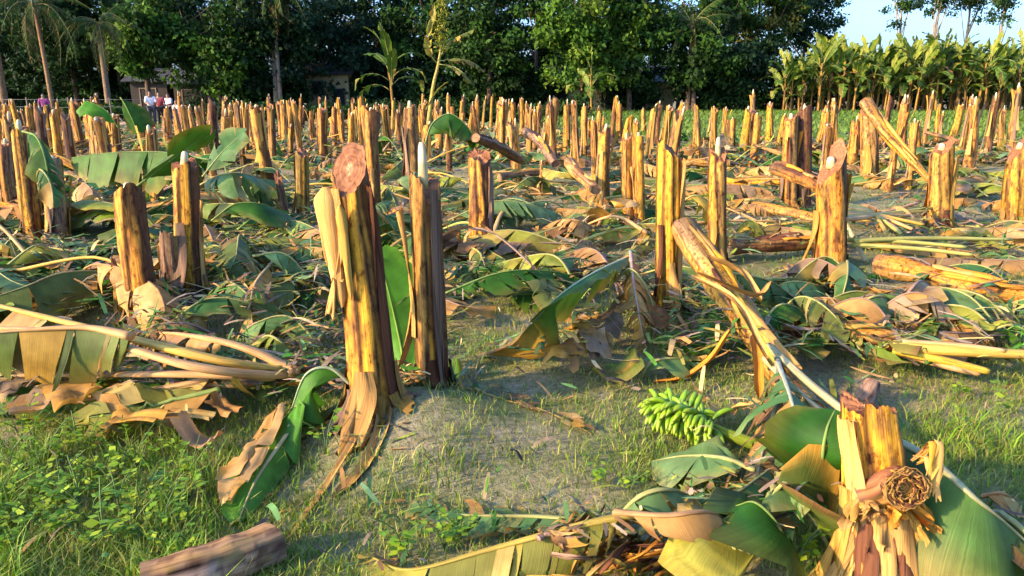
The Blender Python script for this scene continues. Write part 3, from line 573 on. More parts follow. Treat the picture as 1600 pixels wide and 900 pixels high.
for yy in np.concatenate([np.arange(10.0, 16, 1.75), np.arange(16, 37, 1.5)]):       # rows that run on to the back of the field
    for xx in np.arange(-26, 26, 1.9 if yy < 16 else 1.62):
        x = xx + rr_.normal(0, 0.35) + (0.95 if int(yy / 1.75) % 2 else 0); y = yy + rr_.normal(0, 0.35); sx = 800 + x / y * FPX * 0.985
        lim = 36 if sx < 860 else max(23.5, 36 - (sx - 860) * 0.08)
        if (205 < sx < 300 and y > 11) or y > lim or not (-60 < sx < 1660) or (y < 15 and rr_.random() < 0.75) or (sx > 860 and rr_.random() < 0.2): continue
        if min(((x - a) ** 2 + (y - b) ** 2) for a, b in placed) < 0.6 ** 2: continue
        placed.append((x, y)); FAR.append((x, y))
midlist = []
for (x, yt, yb, w) in MID:
    b = G(x, yb); h = max(0.5, D(x, yt, b[1])[2] - gz(b)); midlist.append((b[0], b[1], h, w * PXD(x, yb, b[1]) / 2 * .9, True))
for x, y in FAR: midlist.append((x, y, float(np.clip(rr_.normal(1.14, 0.2), 0.45, 1.6)), rr_.uniform(0.06, 0.12), False))
midlist.sort(key=lambda m: m[0] / m[1]); cnt = {}
looks = ['golden', 'orange', 'brown', 'peach orange', 'yellow', 'olive', 'rusty']
for i, (x, y, h, rad, hand) in enumerate(midlist):
    vi = int(rr_.integers(len(VARS))); band = 'middle rows' if y < 17 else ('back rows' if y < 25 else 'farthest rows')
    key = (looks[vi % 7], band); cnt[key] = cnt.get(key, 0) + 1
    size = 'short' if h < 1.05 else ('tall' if h > 1.35 else 'upright')
    lab = f'{size} {looks[vi % 7]} stump in the {band}, {ordinal(cnt[key])} {looks[vi % 7]} one there from the left'
    t = thing('banana_stump', lab, 'stump', (x, y, float(terrain(x, y))), 'cut banana stumps', rot=(rr_.normal(0, 0.05), rr_.normal(0, 0.07), rr_.normal(0, 0.35)))
    hs = h; sc_ = (rad / 0.1, rad / 0.1, hs); obj('stem', VARS[vi][0], t, scale=sc_)
    if rr_.random() < 0.8: obj('core', VARS[vi][1], t, scale=(rad / 0.1, rad / 0.1, hs))
    if y < 24: obj('dry_sheath', VARS[vi][2], t, scale=sc_)

# ------------------------------------------------------------------ felled stems and broken plants
def fallen_stem(label, ctrl, r0, r1, seed, tone=OR, k=36, n=28, cap=True, name='felled_banana_plant', wob=0.02, group='felled banana stems', dark=None, loose=None):
    r = np.random.default_rng(seed); P = smooth_path(ctrl, k); P += np.cumsum(r.normal(0, wob / 6, (k, 3)), 0) * np.array([1, 1, 0.5]) * (1 if loose is None else .12)
    rr, C = stem_surface(r, 1.0, k, n, 1.6, 1.0, tone, dark, butt=1.0); t = np.linspace(0, 1, k); rad = r0 + (r1 - r0) * t
    rad = rad * (1 + (0.28 if loose is None else .08) * (vn(t * 6, t * 0, seed) - 0.5)); aa = np.linspace(0, 2 * PI, n, endpoint=False)[None]; rr = rr * (1 + (.22 if loose is None else .10) * (fbm(aa * .9 + seed, t[:, None] * (6 if loose is None else 2), seed, 3) - .45)); P[:, 2] = np.maximum(P[:, 2], pile(P[:, 0], P[:, 1]) * 0.6 + rad * 0.75)
    th = thing(name, label, 'banana stem', tuple(P[0]), group); mb = MB(); tube(mb, P, rr * rad[:, None], n, C, cap=False, flat=0.88); obj('stem', mb.mesh('stem', M_DRY if loose == 0 else M_STEM, P[0]), th)
    T, S, Nn = frames(P); a = np.linspace(0, 2 * PI, n, endpoint=False)
    for e, sg in ((0, -1), (-1, 1)):
        mf = MB(); VV = []; CC = []; rim = P[e] + (rr[e] * rad[e])[:, None] * (np.cos(a)[:, None] * S[e] + 0.88 * np.sin(a)[:, None] * Nn[e])
        for i in range(9):
            VV.append(P[e] + (rim - P[e]) * (1 - i / 8.0) + sg * T[e] * (0.006 * (-1) ** i * (i > 0) - 0.012 * (i > 0))); CC.append(np.broadcast_to((np.array([(0.27, 0.15, 0.09), (0.2, 0.1, 0.06)][i % 2]) + np.mean(tone, 0)) / 2, (n, 3)))
        mf.add(np.array(VV), gridf(9, n, True), np.array(CC).reshape(-1, 3)); obj('cut_face', mf.mesh('cut_face', M_CUT, P[0]), th)
    for i in range((3 if n > 20 else 1) if loose is None else loose):       # loose sheath strips along it
        j0 = r.integers(0, max(1, k // 2)); j1 = min(k - 1, j0 + r.integers(k // 4, k // 2 + 2)); jm = (j0 + j1) // 2; up = np.array([r.normal(0, .4), r.normal(-.3, .4), 1.]); up /= np.linalg.norm(up)
        ribbon(th, [P[j0] + up * rad[j0] * 1.0, P[jm] + up * rad[jm] * 1.12, P[j1] + up * rad[j1] * 1.15 + [r.normal(0, .03), r.normal(0, .03), r.uniform(0, .02)]], rad[jm] * r.uniform(.5, 1.1), rad[j1] * .5, [PEACH, OCHR, ORNG, BRWN * 1.5][r.integers(4)], k=14, cup=-.7, seed=seed + i)
    pile_add(np.concatenate(mb.V), 0.3)
    return th, P, rad, r
def ribbon(parent, ctrl, w0, w1, tone, k=18, cup=0.4, name='dry_sheath', mat=None, seed=0):
    P = smooth_path(ctrl, k); P[:, 2] = np.maximum(P[:, 2], terrain(P[:, 0], P[:, 1]) + 0.012); T, S, Nn = frames(P); t = np.linspace(0, 1, k); w = (w0 + (w1 - w0) * t) * np.clip(np.sin(np.pi * (t * 0.96 + 0.02)) * 3, 0.1, 1)
    j = np.linspace(-1, 1, 5); V = P[:, None] + S[:, None] * (w[:, None] * j)[..., None] / 2 + Nn[:, None] * (cup * w[:, None] * (j ** 2 - 0.5) * 0.5 + 0.01 * (vn(t[:, None] * 6, j[None] * 2, seed) - 0.5))[..., None]
    C = np.asarray(tone) * (0.7 + 0.6 * vn(t[:, None] * 3 + seed, j[None] * 4, 5))[..., None]; mb = MB(); U = np.stack(np.broadcast_arrays(j[None] * 0.4, t[:, None]), -1)
    mb.add(V, gridf(k, 5), C.reshape(-1, 3), U); mb.add(V - Nn[:, None] * 0.005, gridf(k, 5)[:, ::-1], C.reshape(-1, 3) * 0.8, U)
    return obj(name, mb.mesh(name, mat or M_DRY, np.array(parent.location)), parent)
def petiole(parent, ctrl, r0, r1, tone, k=22, name='petiole', mat=None):
    P = smooth_path(ctrl, k); t = np.linspace(0, 1, k); rad = r0 + (r1 - r0) * t; P[:, 2] = np.maximum(P[:, 2], terrain(P[:, 0], P[:, 1]) + rad); mb = MB()
    n = 9; a = np.linspace(0, 2 * PI, n, endpoint=False); groove = 1 - 0.35 * np.exp(-((a - PI / 2) / 0.5) ** 2)
    C = np.asarray(tone) * (0.8 + 0.4 * vn(t * 8, t * 0, 3))[:, None]; tube(mb, P, rad[:, None] * groove[None], n, C)
    o = obj(name, mb.mesh(name, mat or M_RIB, np.array(parent.location)), parent); pile_add(np.concatenate(mb.V), 0.2); return o, P
YP = (0.55, 0.36, 0.07); YG = (0.38, 0.38, 0.10); TANP = (0.56, 0.33, 0.13)

# ------------------------------------------------------------------ leaves strewn over the rest of the field
rl = np.random.default_rng(500)
WORD = {'green': 'green', 'pale': 'blue green', 'yellow': 'yellow green', 'dry': 'rust brown', 'mixed': 'half dried', 'grey': 'tan', 'olive': 'olive'}
named = [s for s in STUMPS if s[4]]
keep_clear = [(690, 1040, 470, 900), (1040, 1600, 585, 760), (0, 560, 640, 900), (700, 830, 420, 600), (1130, 1300, 365, 440), (1350, 1620, 392, 475), (1195, 1620, 495, 590), (1305, 1530, 300, 400), (1040, 1300, 400, 660), (0, 490, 470, 640), (1030, 1110, 330, 420)]
done = 0; tries = 0
while done < 285 and tries < 4000:
    tries += 1; zone = rl.random()
    y = rl.uniform(4.6, 9) if zone < 0.34 else (rl.uniform(9, 17) if zone < 0.72 else rl.uniform(17, 33)); sx = rl.uniform(-60, 1660); x = (sx - 800) / FPX * y * 1.02
    p = np.array([x, y, 0.0]); py = 149 + CAM_H * FPX / y * 0.97
    if any(a < sx < b and c < py < d for a, b, c, d in keep_clear): continue
    if sx > 880 and y > 24: continue
    right = sx > 900; pal = rl.choice(['green', 'pale', 'yellow', 'dry', 'mixed', 'grey', 'olive'], p=[.10, .16, .18, .18, .13, .17, .08] if right else [.18, .26, .08, .12, .10, .14, .12])
    Lh = rl.uniform(0.9, 2.1); a = rl.uniform(0, 6.28); dirv = np.array([math.cos(a), math.sin(a) * 0.8, 0]); hgt = abs(rl.normal(0.14, 0.16)); base = pile(x, y); Wl = rl.uniform(.34, .72)
    ctrl = [p + [0, 0, base + .03], p + dirv * Lh * .35 + rl.normal(0, .06, 3) * [1, 1, 0] + [0, 0, base + hgt], p + dirv * Lh * .7 + rl.normal(0, .1, 3) * [1, 1, 0] + [0, 0, base + hgt * .8], p + dirv * Lh + rl.normal(0, .12, 3) * [1, 1, 0] + [0, 0, base + .02]]
    near = y < 9; lo = y > 17
    nr_ = min(named, key=lambda s: (s[0] - x) ** 2 + (s[1] - y) ** 2); dd = math.hypot(nr_[0] - x, nr_[1] - y)
    if dd < 2.6 and y < 11:
        rel = 'in front of' if nr_[1] - y > abs(nr_[0] - x) else ('behind' if y - nr_[1] > abs(nr_[0] - x) else ('left of' if x < nr_[0] else 'right of')); lab = f'{"long" if Lh > 1.5 else "short"} {"wide" if Wl > .53 else "narrow"} {WORD[pal]} leaf {rel} {nr_[4]}'
    else:
        third = 'left' if sx < 533 else ('middle' if sx < 1066 else 'right'); lab = f'{"long" if Lh > 1.5 else "short"} {"wide" if Wl > .53 else "narrow"} {WORD[pal]} leaf in the {"middle rows" if y < 17 else "back rows"}, {third} part of the field'
    dryish = pal in ('dry', 'grey')
    leaf_thing('fallen_leaf', lab, smooth_path(ctrl, 22 if near else (14 if not lo else 8)), Wl, rl, group='fallen leaves strewn between the stumps', fold=rl.uniform(-.7, .1), droop=rl.uniform(.5, 1.3), tears=int(rl.integers(3, 15)) if not lo else 3,
               gap=rl.uniform(.15, .5) if dryish else rl.uniform(.05, .25), pal=str(pal), rib=.013, nv=5 if near else (4 if not lo else 3), res=.08 if near else (.14 if not lo else .3), pet=rl.uniform(.05, .35))
    done += 1
# more of the same, too many to count: one mass of torn leaves that mats the ground
mrb, mbl = MB(), MB(); cnt_ = 0
while cnt_ < 640:
    z_ = rl.random(); y = rl.uniform(4.8, 9) if z_ < .28 else (rl.uniform(9, 17) if z_ < .62 else rl.uniform(17, 34)); sx = rl.uniform(-200, 1800); x = (sx - 800) / FPX * y * 1.02; py = 149 + CAM_H * FPX / y * .97
    if any(a < sx < b and c < py < d for a, b, c, d in keep_clear) or (sx > 880 and y > 24): continue
    right = sx > 900; pal = str(rl.choice(['green', 'pale', 'yellow', 'dry', 'mixed', 'grey', 'olive'], p=[.08, .17, .19, .18, .13, .17, .08] if right else [.16, .28, .09, .12, .10, .13, .12])); Lh = rl.uniform(.6, 1.5); a = rl.uniform(0, 6.28); dv = np.array([math.cos(a), math.sin(a) * .8, 0]); b = pile(x, y); h_ = abs(rl.normal(.05, .10)); p = np.array([x, y, 0.])
    P_ = smooth_path([p + [0, 0, b + .03], p + dv * Lh * .4 + [0, 0, b + h_], p + dv * Lh * .75 + rl.normal(0, .1, 3) * [1, 1, 0] + [0, 0, b + h_ * .7], p + dv * Lh + [0, 0, b + .02]], 16 if y < 9 else 9)
    rb_m, bl_m = leaf_mesh(P_, rl.uniform(.25, .6), rl, fold=rl.uniform(-.6, .1), droop=rl.uniform(.4, 1.2), tears=int(rl.integers(5, 16)) if y < 17 else 3, gap=rl.uniform(.15, .5), pal=pal, rib=.011, nv=4 if y < 17 else 3, res=.1 if y < 9 else .2, pet=rl.uniform(.0, .3))
    for dst, src in ((mrb, rb_m), (mbl, bl_m)):
        if src.n: dst.add(np.concatenate(src.V), src.F, np.concatenate(src.C), np.concatenate(src.U))
    if bl_m.n: pile_add(np.concatenate(bl_m.V))
    cnt_ += 1
mm = obj('matted_leaves', mbl.mesh('matted_leaves', M_LEAF)); mm['kind'] = 'stuff'; mm['label'] = 'mat of torn wilted banana leaves covering the field'; mm['category'] = 'leaves'
mm = obj('matted_midribs', mrb.mesh('matted_midribs', M_RIB)); mm['kind'] = 'stuff'; mm['label'] = 'midribs of the matted leaves on the field'; mm['category'] = 'leaves'
# bare leaf stalks
for i in range(100):
    y = rl.uniform(4.9, 22); sx = rl.uniform(-40, 1640); x = (sx - 800) / FPX * y; py = 149 + CAM_H * FPX / y * .97
    if any(a < sx < b and c < py < d for a, b, c, d in keep_clear): continue
    a = rl.uniform(0, 3.14) if rl.random() < .5 else rl.normal(0, .4); Lh = rl.uniform(.7, 1.9); p = np.array([x, y, pile(x, y) + .03]); e = p + [math.cos(a) * Lh, math.sin(a) * Lh * .8, 0]; e[2] = pile(e[0], e[1]) + .04 + (rl.random() < .25) * rl.uniform(.1, .5); m_ = (p + e) / 2 + [rl.normal(0, .08), rl.normal(0, .08), rl.uniform(.02, .16)]
    t = thing('leaf_stalk', f'{"long" if Lh > 1.3 else "short"} {["tan", "yellow", "pale green"][i % 3]} bare leaf stalk lying among torn leaves, {"nearer" if y < 9 else "farther"} {"left" if sx < 533 else "middle" if sx < 1066 else "right"} part of the field', 'stalk', tuple(p), 'bare leaf stalks among the debris'); petiole(t, [p, m_, e], rl.uniform(.014, .026), .009, [TANP, YP, YG][i % 3], k=14)
# trunks strewn further back
for i in range(26):
    y = rl.uniform(8, 24); sx = rl.uniform(0, 1600); x = (sx - 800) / FPX * y; a = rl.uniform(0, 3.14); Lh = rl.uniform(.8, 2.0); b = pile(x, y)
    d_ = np.array([math.cos(a), math.sin(a), 0]) * Lh; p = np.array([x, y, b + .06]); e = p + d_; z1 = pile(e[0], e[1]) + (.05 if rl.random() < .7 else .5); e[2] = z1
    t = [OR, BR, [PEACH, GRYB, OCHR], GO][i % 4]; nm = ['orange', 'brown', 'peach', 'golden'][i % 4]; third = 'left' if sx < 533 else ('middle' if sx < 1066 else 'right')
    fallen_stem(f'{nm} felled trunk lying among the stumps in the {"middle" if y < 15 else "back"} rows, {third} part', [p, (p + e) / 2 + [0, 0, .03], e], rl.uniform(.06, .1), rl.uniform(.04, .08), 600 + i, tone=t, k=14, n=14, group='felled trunks in the back rows')


# left foreground bundle: a felled plant's crown with long yellow leaf stalks
r = np.random.default_rng(200)
tc, Pc_, rc_, _ = fallen_stem('felled plant with a fan of long yellow leaf stalks lying across the left foreground', [G(505, 590, 0.10), G(470, 590, 0.13), G(430, 588, 0.12)], 0.055, 0.05, 201, tone=[GOLD, PEACH, ORNG], k=14, name='felled_banana_plant', group=None)
for ctrl, w, pal, kw in [([(455, 580, .16), (330, 560, .30), (170, 520, .34), (0, 478, .30), (-160, 440, .2)], 0.5, 'olive', dict(pet=0.42, tears=5)), ([(460, 588, .15), (300, 572, .30), (120, 522, .36), (-60, 512, .3), (-220, 520, .2)], 0.50, 'yellow', dict(pet=0.50, tears=6)),
                         ([(460, 592, .13), (330, 585, .20), (160, 585, .18), (0, 588, .16), (-180, 600, .1)], 0.45, 'pale', dict(pet=0.55, tears=6)), ([(455, 598, .1), (330, 600, .12), (150, 602, .1), (-20, 612, .08), (-150, 640, .05)], 0.45, 'dry', dict(pet=0.35, tears=9, gap=.2)),
                         ([(462, 600, .12), (380, 580, .16), (290, 600, .14), (130, 625, .08), (20, 640, .05)], 0.42, 'mixed', dict(pet=0.3, tears=8, gap=.15)), ([(470, 585, .16), (400, 550, .26), (330, 530, .3), (250, 520, .2), (200, 530, .1)], 0.40, 'grey', dict(pet=0.3, tears=11, gap=.25))]:
    leaf_part(tc, smooth_path([G(*c) for c in ctrl], 46), w, r, fold=-0.5, droop=1.0, rib=0.030, pal=pal, ribcol=TANP if pal != 'olive' else YP, **kw)
# broad drooping yellow-green blades at its far end
leaf_thing('drooping_leaf', 'broad yellow green blade drooping from the yellow stalks at the left edge', smooth_path([G(205, 525, .42), G(140, 512, .44), G(60, 514, .44), G(-60, 524, .42)], 30), 0.62, r, fold=-1.1, droop=0.55, tears=9, gap=0.22, pal='olive', rib=0.026, ribcol=TANP, pet=0.0, spread=0.05)
leaf_thing('folded_leaf', 'olive leaf with thick green midrib lying under the yellow stalks', smooth_path([G(345, 608, .14), G(260, 628, .10), G(180, 655, .06), G(120, 672, .03)], 30), 0.42, r, fold=-0.5, droop=0.8, tears=6, pal='mixed', rib=0.020, ribcol=(0.2, 0.28, 0.07), dry_edge=0.8, pet=0.05)
# leaves around the thick stump
leaf_thing('upright_leaf', 'bright green young leaf standing between the two central stumps', smooth_path([G(636, 612, .02), D(626, 540, 3.72), D(608, 460, 3.74), D(590, 392, 3.76)], 36), 0.32, r, roll=-0.15, fold=0.15, droop=-0.1, tears=0, pal='bright', rib=0.008, pet=0.12, spread=0.35, nv=8, drape=False, asym=(1.25, .5), extra_pile=False)
leaf_thing('upright_leaf', 'small dark green sucker leaf at the right foot of the white cored stump', smooth_path([G(706, 612, .02), D(708, 590, 3.72), D(712, 560, 3.75)], 16), 0.12, r, fold=0.1, droop=0, tears=0, pal='green', rib=0.006, nv=6, drape=False, extra_pile=False)
leaf_thing('folded_leaf', 'bright green folded leaf arching at the left foot of the thick golden stump', smooth_path([G(548, 600, .22), G(515, 575, .30), G(478, 585, .28), G(455, 640, .12), G(445, 670, .03)], 34), 0.44, r, fold=-0.7, droop=0.5, tears=1, pal='bright', rib=0.012, ribcol=(0.3, 0.38, 0.22), nv=8)
leaf_thing('folded_leaf', 'half brown half green folded leaf lying on the grass left of the thick golden stump', smooth_path([G(468, 650, .10), G(440, 690, .09), G(400, 750, .07), G(372, 815, .03)], 36), 0.34, r, roll=0.5, fold=-0.25, droop=0.5, tears=2, pal='bright', rib=0.012, dry_edge=0.1, nv=8, asym=(0.75, 0.8), tipdry=0.0, ribcol=(0.5, 0.45, 0.2), pet=0.02)
leaf_thing('dry_leaf', 'brown crisp half of a leaf beside the folded green one on the grass', smooth_path([G(445, 640, .10), G(415, 690, .07), G(385, 745, .05), G(358, 800, .03)], 30), 0.26, r, fold=-0.3, droop=0.4, tears=3, pal='dry', rib=0.006, nv=6, asym=(0.6, 0.9), pet=0.02)
leaf_thing('arching_leaf', 'large dark green leaf arching over the grass with a brown dry tip', smooth_path([G(985, 400, .36), G(930, 425, .50), G(870, 465, .46), G(805, 530, .18), G(745, 558, .03)], 44), 0.56, r, roll=-0.4, fold=-0.5, droop=0.5, tears=2, pal='green', rib=0.012, tipdry=0.24, nv=8, ribcol=(0.3, 0.42, 0.25), pet=0.03, asym=(0.25, 1.15))
leaf_thing('frond_skeleton', 'shredded leaf with orange rags hanging from a grey midrib beside the slim yellow stump', smooth_path([G(985, 392, .42), G(990, 440, .36), G(1000, 500, .2), G(1010, 545, .04)], 36), 0.46, r, fold=-0.5, droop=0.9, tears=22, gap=.5, pal='dry', rib=0.012, ribcol=(0.45, 0.36, 0.28), pet=0.02)
leaf_thing('dry_leaf', 'dry leaf with straight tan midrib pointing at the camera beside the arching green leaf', smooth_path([G(975, 465, .2), G(940, 520, .13), G(905, 575, .06), G(880, 600, .03)], 30), 0.34, r, fold=-0.35, droop=0.9, tears=9, gap=.25, pal='grey', rib=0.010, ribcol=(0.42, 0.30, 0.16), pet=0.02)
leaf_thing('dry_leaf', 'thin dried leaf stalk lying on bare ground right of the central stumps', smooth_path([G(722, 605, .08), G(790, 625, .05), G(860, 645, .04), G(925, 680, .03)], 30), 0.2, r, fold=-0.3, droop=0.8, tears=10, gap=.3, pal='grey', rib=0.009, ribcol=(0.32, 0.26, 0.08), pet=0.05, shred=0.35, tipdry=.3)
ribbon(tA, SLAB, .135, .05, PEACH * 1.1, k=26, cup=-.9, seed=9)
ribbon(tA, [D(500, 298, yA - .02), D(505, 360, yA - .04), D(512, 415, yA - .05)], .05, .02, PEACH * .95, k=18, cup=-.6, seed=10)
ribbon(tA, [D(530, 320, yA - .09), D(540, 400, yA - .10), D(549, 470, yA - .09)], .05, .02, OCHR * 1.2, k=18, cup=-.6, seed=11)
ribbon(tA, [G(578, 610, .16), G(555, 680, .10), G(500, 770, .03), G(450, 843, .02)], 0.035, 0.02, PEACH * 1.05, k=26, seed=2)
ribbon(tA, [G(605, 640, .12), G(590, 690, .09), G(560, 745, .04), G(520, 780, .02)], 0.07, 0.04, PEACH * 0.75, k=22, cup=0.9, seed=4)
ribbon(tA, [G(565, 655, .08), G(520, 668, .04), G(470, 690, .02)], 0.05, 0.02, OCHR, k=16, seed=5)
# bottom-left stem
fallen_stem('grey brown cut stem lying at the bottom edge on the grass', [G(225, 920, .09), G(320, 890, .10), G(432, 848, .08)], 0.085, 0.072, 211, tone=[GRYB * 1.6, (PEACH + GRYB) / 2, (OCHR + GRYB) / 2, GRYB * 1.3], dark=(RIGHT, 0.8, 0.5), group=None, loose=0)
# the snapped trunk hanging from the slim yellow stump
yD = 4.9; p0 = D(1066, 352, yD); p1 = G(1278, 655, 0.10)
ctrl = [p0, D(1092, 396, 4.68), D(1140, 470, 4.2), D(1185, 545, 3.8), D(1228, 608, 3.5), G(1265, 650, .14)]
ctrl = [np.array(c) for c in ctrl]
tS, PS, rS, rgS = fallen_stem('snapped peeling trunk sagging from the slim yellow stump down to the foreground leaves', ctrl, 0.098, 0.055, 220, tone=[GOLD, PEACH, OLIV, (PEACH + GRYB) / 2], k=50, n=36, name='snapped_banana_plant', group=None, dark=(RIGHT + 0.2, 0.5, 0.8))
for a, b, c, tone, w in [((1090, 425, .62), (1180, 460, .45), (1205, 440, .5), PEACH, .04), ((1080, 430, .5), (1150, 470, .5), (1200, 560, .35), PEACH * 1.1, .035), ((1180, 520, .3), (1185, 570, .22), (1186, 622, .12), ORNG * 0.8, .06), ((1145, 455, .4), (1190, 540, .35), (1225, 600, .2), OLIV * 1.3, .05), ((1110, 400, .6), (1160, 425, .5), (1190, 470, .4), PEACH * 0.9, .05)]:
    ribbon(tS, [G(*a), G(*b), G(*c)], w, w * 0.7, tone, k=18, cup=0.8, seed=int(w * 999))
for i in range(14):      # shaggy sheaths along the sagging trunk
    j0 = int(rgS.integers(0, 34)); j1 = j0 + int(rgS.integers(8, 15)); up = np.array([rgS.normal(0, .6), -.7, rgS.normal(.5, .4)]); up /= np.linalg.norm(up)
    ribbon(tS, [PS[j0] + up * rS[j0] * .98, PS[(j0 + j1) // 2] + up * rS[j0] * 1.15, PS[j1] + up * rS[j1] * 1.25 + [0, -.02, -rgS.uniform(0, .08)]], rgS.uniform(.03, .07), .02, [PEACH, GOLD * .9, OLIV * 1.2, BRWN * 1.3, PEACH * .8][i % 5], k=14, cup=-.6, seed=40 + i)
ribbon(tS, [G(1140, 515, .3), G(1110, 560, .14), G(1070, 588, .05), G(1022, 597, .03)], 0.04, 0.025, ORNG * 1.1, k=20, cup=0.8, seed=3)
leaf_part(tS, smooth_path([G(1215, 560, .30), G(1212, 630, .26), G(1195, 690, .16), G(1180, 760, .08)], 30), 0.36, r, fold=-0.4, droop=1.1, tears=12, gap=.35, pal='grey', rib=0.013, ribcol=(0.35, 0.36, 0.2), pet=0.35)
leaf_part(tS, smooth_path([G(1215, 565, .30), G(1235, 620, .32), G(1250, 690, .24), G(1235, 760, .1)], 34), 0.5, r, fold=-0.3, droop=1.2, tears=20, gap=.45, pal='pale', rib=0.012, ribcol=(0.4, 0.42, 0.3), pet=0.15, dry_edge=0.5)
petiole(tS, [G(1200, 540, .3), G(1260, 595, .28), G(1310, 635, .24), G(1380, 690, .2)], 0.022, 0.016, (0.40, 0.38, 0.2))
petiole(tS, [G(1195, 560, .28), G(1250, 615, .26), G(1300, 655, .22)], 0.018, 0.014, (0.55, 0.4, 0.2))
# other felled stems
for lab, ctrl, a, b, tone, sd_ in [('short brown trunk piece lying behind the stout orange ragged stump', [G(1145, 386, .16), G(1210, 382, .17), G(1282, 380, .16)], .075, .07, [ORNG, PEACH, BRWN], 231),
        ('orange trunk section lying broken open at the right side of the field', [G(1372, 412, .24), G(1440, 427, .22), G(1510, 446, .19), G(1600, 462, .16)], .105, .08, [ORNG, PEACH, GOLD], 232),
        ('flattened peach trunk lying between dried leaves on the right', [G(1215, 512, .14), G(1290, 522, .16), G(1360, 530, .16), G(1405, 540, .14)], .055, .065, [PEACH, ORNG, BRWN], 233),
        ('orange trunk tilted against the stout orange ragged stump', [D(1212, 262, 7.9), D(1255, 280, 7.5), D(1290, 300, 7.0)], .085, .06, [ORNG, PEACH, BRWN], 234),
        ('long peach trunk leaning from the top of a broad stump down to the ground', [D(1352, 160, 10.6), D(1385, 210, 10.0), D(1425, 255, 9.5), D(1458, 290, 9.0)], .10, .035, [PEACH, ORNG, GOLD], 235),
        ('brown trunk propped on the dark red flat topped stump', [D(742, 215, 7.6), D(775, 228, 8.2), D(815, 252, 8.9)], .06, .055, [BRWN, GRYB, OCHR], 236),
        ('dry peach trunk lying flat left of the smooth leaning golden stump', [G(100, 275, .1), G(140, 288, .1), G(192, 300, .1)], .10, .08, [PEACH, OCHR, ORNG], 237),
        ('dark trunk lying slantwise right of the brown propped trunk', [D(820, 205, 13.5), D(845, 225, 12.8), D(868, 255, 12)], .09, .08, [BRWN, GRYB], 238),
        ('grey trunk slanting down behind the touching pair of orange stumps', [D(890, 255, 11), D(910, 280, 10), D(930, 298, 9.3)], .08, .07, [PEACH, GRYB], 239)]:
    fallen_stem(lab, ctrl, a, b, sd_, tone=tone, k=26, n=22)
# crowns of yellow stalks on the right
tR = thing('felled_banana_plant', 'fan of straight yellow leaf stalks lying right of the stout orange ragged stump', 'banana plant', tuple(G(1325, 320, .1)))
for i in range(9):
    e = (1390 + 12 * (i % 4) + 6 * i, 372 - 7 * i); petiole(tR, [G(1318, 318 + i * 3, .30 + .02 * i), G(1360, 330 + i, .32), G(*e, .22)], 0.026, 0.018, [YP, YG, TANP][i % 3])
tR2 = thing('felled_banana_plant', 'yellow leaf stalks reaching to the right edge from the flattened peach trunk', 'banana plant', tuple(G(1400, 540, .06)))
for c, w, pal in [([(1395, 540, .2), (1500, 548, .22), (1600, 553, .22), (1700, 556, .2)], .034, YP), ([(1395, 545, .18), (1470, 562, .16), (1545, 580, .12)], .032, (0.6, .42, .05)), ([(1400, 548, .15), (1480, 572, .13), (1530, 584, .1)], .026, TANP), ([(1410, 535, .22), (1500, 540, .24), (1570, 548, .24)], .022, TANP)]:
    petiole(tR2, [G(*q) for q in c], w, w * 0.6, pal)
leaf_part(tR2, smooth_path([G(1540, 552, .13), G(1600, 550, .2), G(1680, 560, .2), G(1760, 570, .1)], 26), 0.62, r, fold=-0.6, droop=0.7, tears=2, pal='yellow', rib=0.016, ribcol=YP, pet=0.02)
tR3 = thing('felled_banana_plant', 'long straight yellow stalks lying across the field right of the slim yellow stump', 'banana plant', tuple(G(1330, 375, .06)))
for c in [[(1325, 374, .24), (1420, 378, .24), (1510, 386, .22)], [(1330, 382, .22), (1430, 388, .22), (1520, 398, .2)], [(1335, 376, .26), (1440, 372, .26), (1580, 374, .22)]]: petiole(tR3, [G(*q) for q in c], .025, .016, YG)
pole = thing('leaf_stalk', 'pale cut leaf stalk propped beside the stout orange ragged stump', 'stalk', tuple(G(1355, 412, 0.02))); petiole(pole, [D(1322, 350, 6.9), D(1338, 380, 6.7), G(1355, 412, .02)], .022, .022, (0.55, 0.46, 0.24))

# banana bunch
tb = thing('banana_bunch', 'bunch of small green yellow bananas lying on the grass', 'bananas', tuple(G(1060, 665, .1))); o = np.array(tb.location)
st = smooth_path([G(1022, 640, .13), G(1068, 648, .15), G(1125, 674, .10), G(1190, 698, .05)], 24); mb = MB(); tube(mb, st, np.linspace(0.016, 0.028, 24), 10, np.array([0.18, 0.26, 0.02])); obj('stalk', mb.mesh('stalk', M_RIB, o), tb)
FV = []
for i in range(4):
    q = np.random.default_rng(300 + i); a = np.linspace(0, 1, 10); L_ = 0.10 + 0.02 * i / 3; c = 1.0 + 0.2 * q.random()
    P = np.stack([np.sin(a * c) / c * L_, 0 * a, (1 - np.cos(a * c)) / c * L_], -1); rad = 0.0118 * np.array([.45, .6, .9, 1, 1.02, 1.0, .95, .8, .5, .22]); m = MB()
    cc = np.array([(0.07, 0.17, 0.008)] * 3 + [(0.15, 0.28, 0.01)] * 4 + [(0.21, 0.32, 0.012)] * 2 + [(0.04, 0.04, 0.015)]); tube(m, P, rad, 8, cc); FV.append(m.mesh('banana', M_BAN))
T_, S_, N_ = frames(st); q = np.random.default_rng(310)
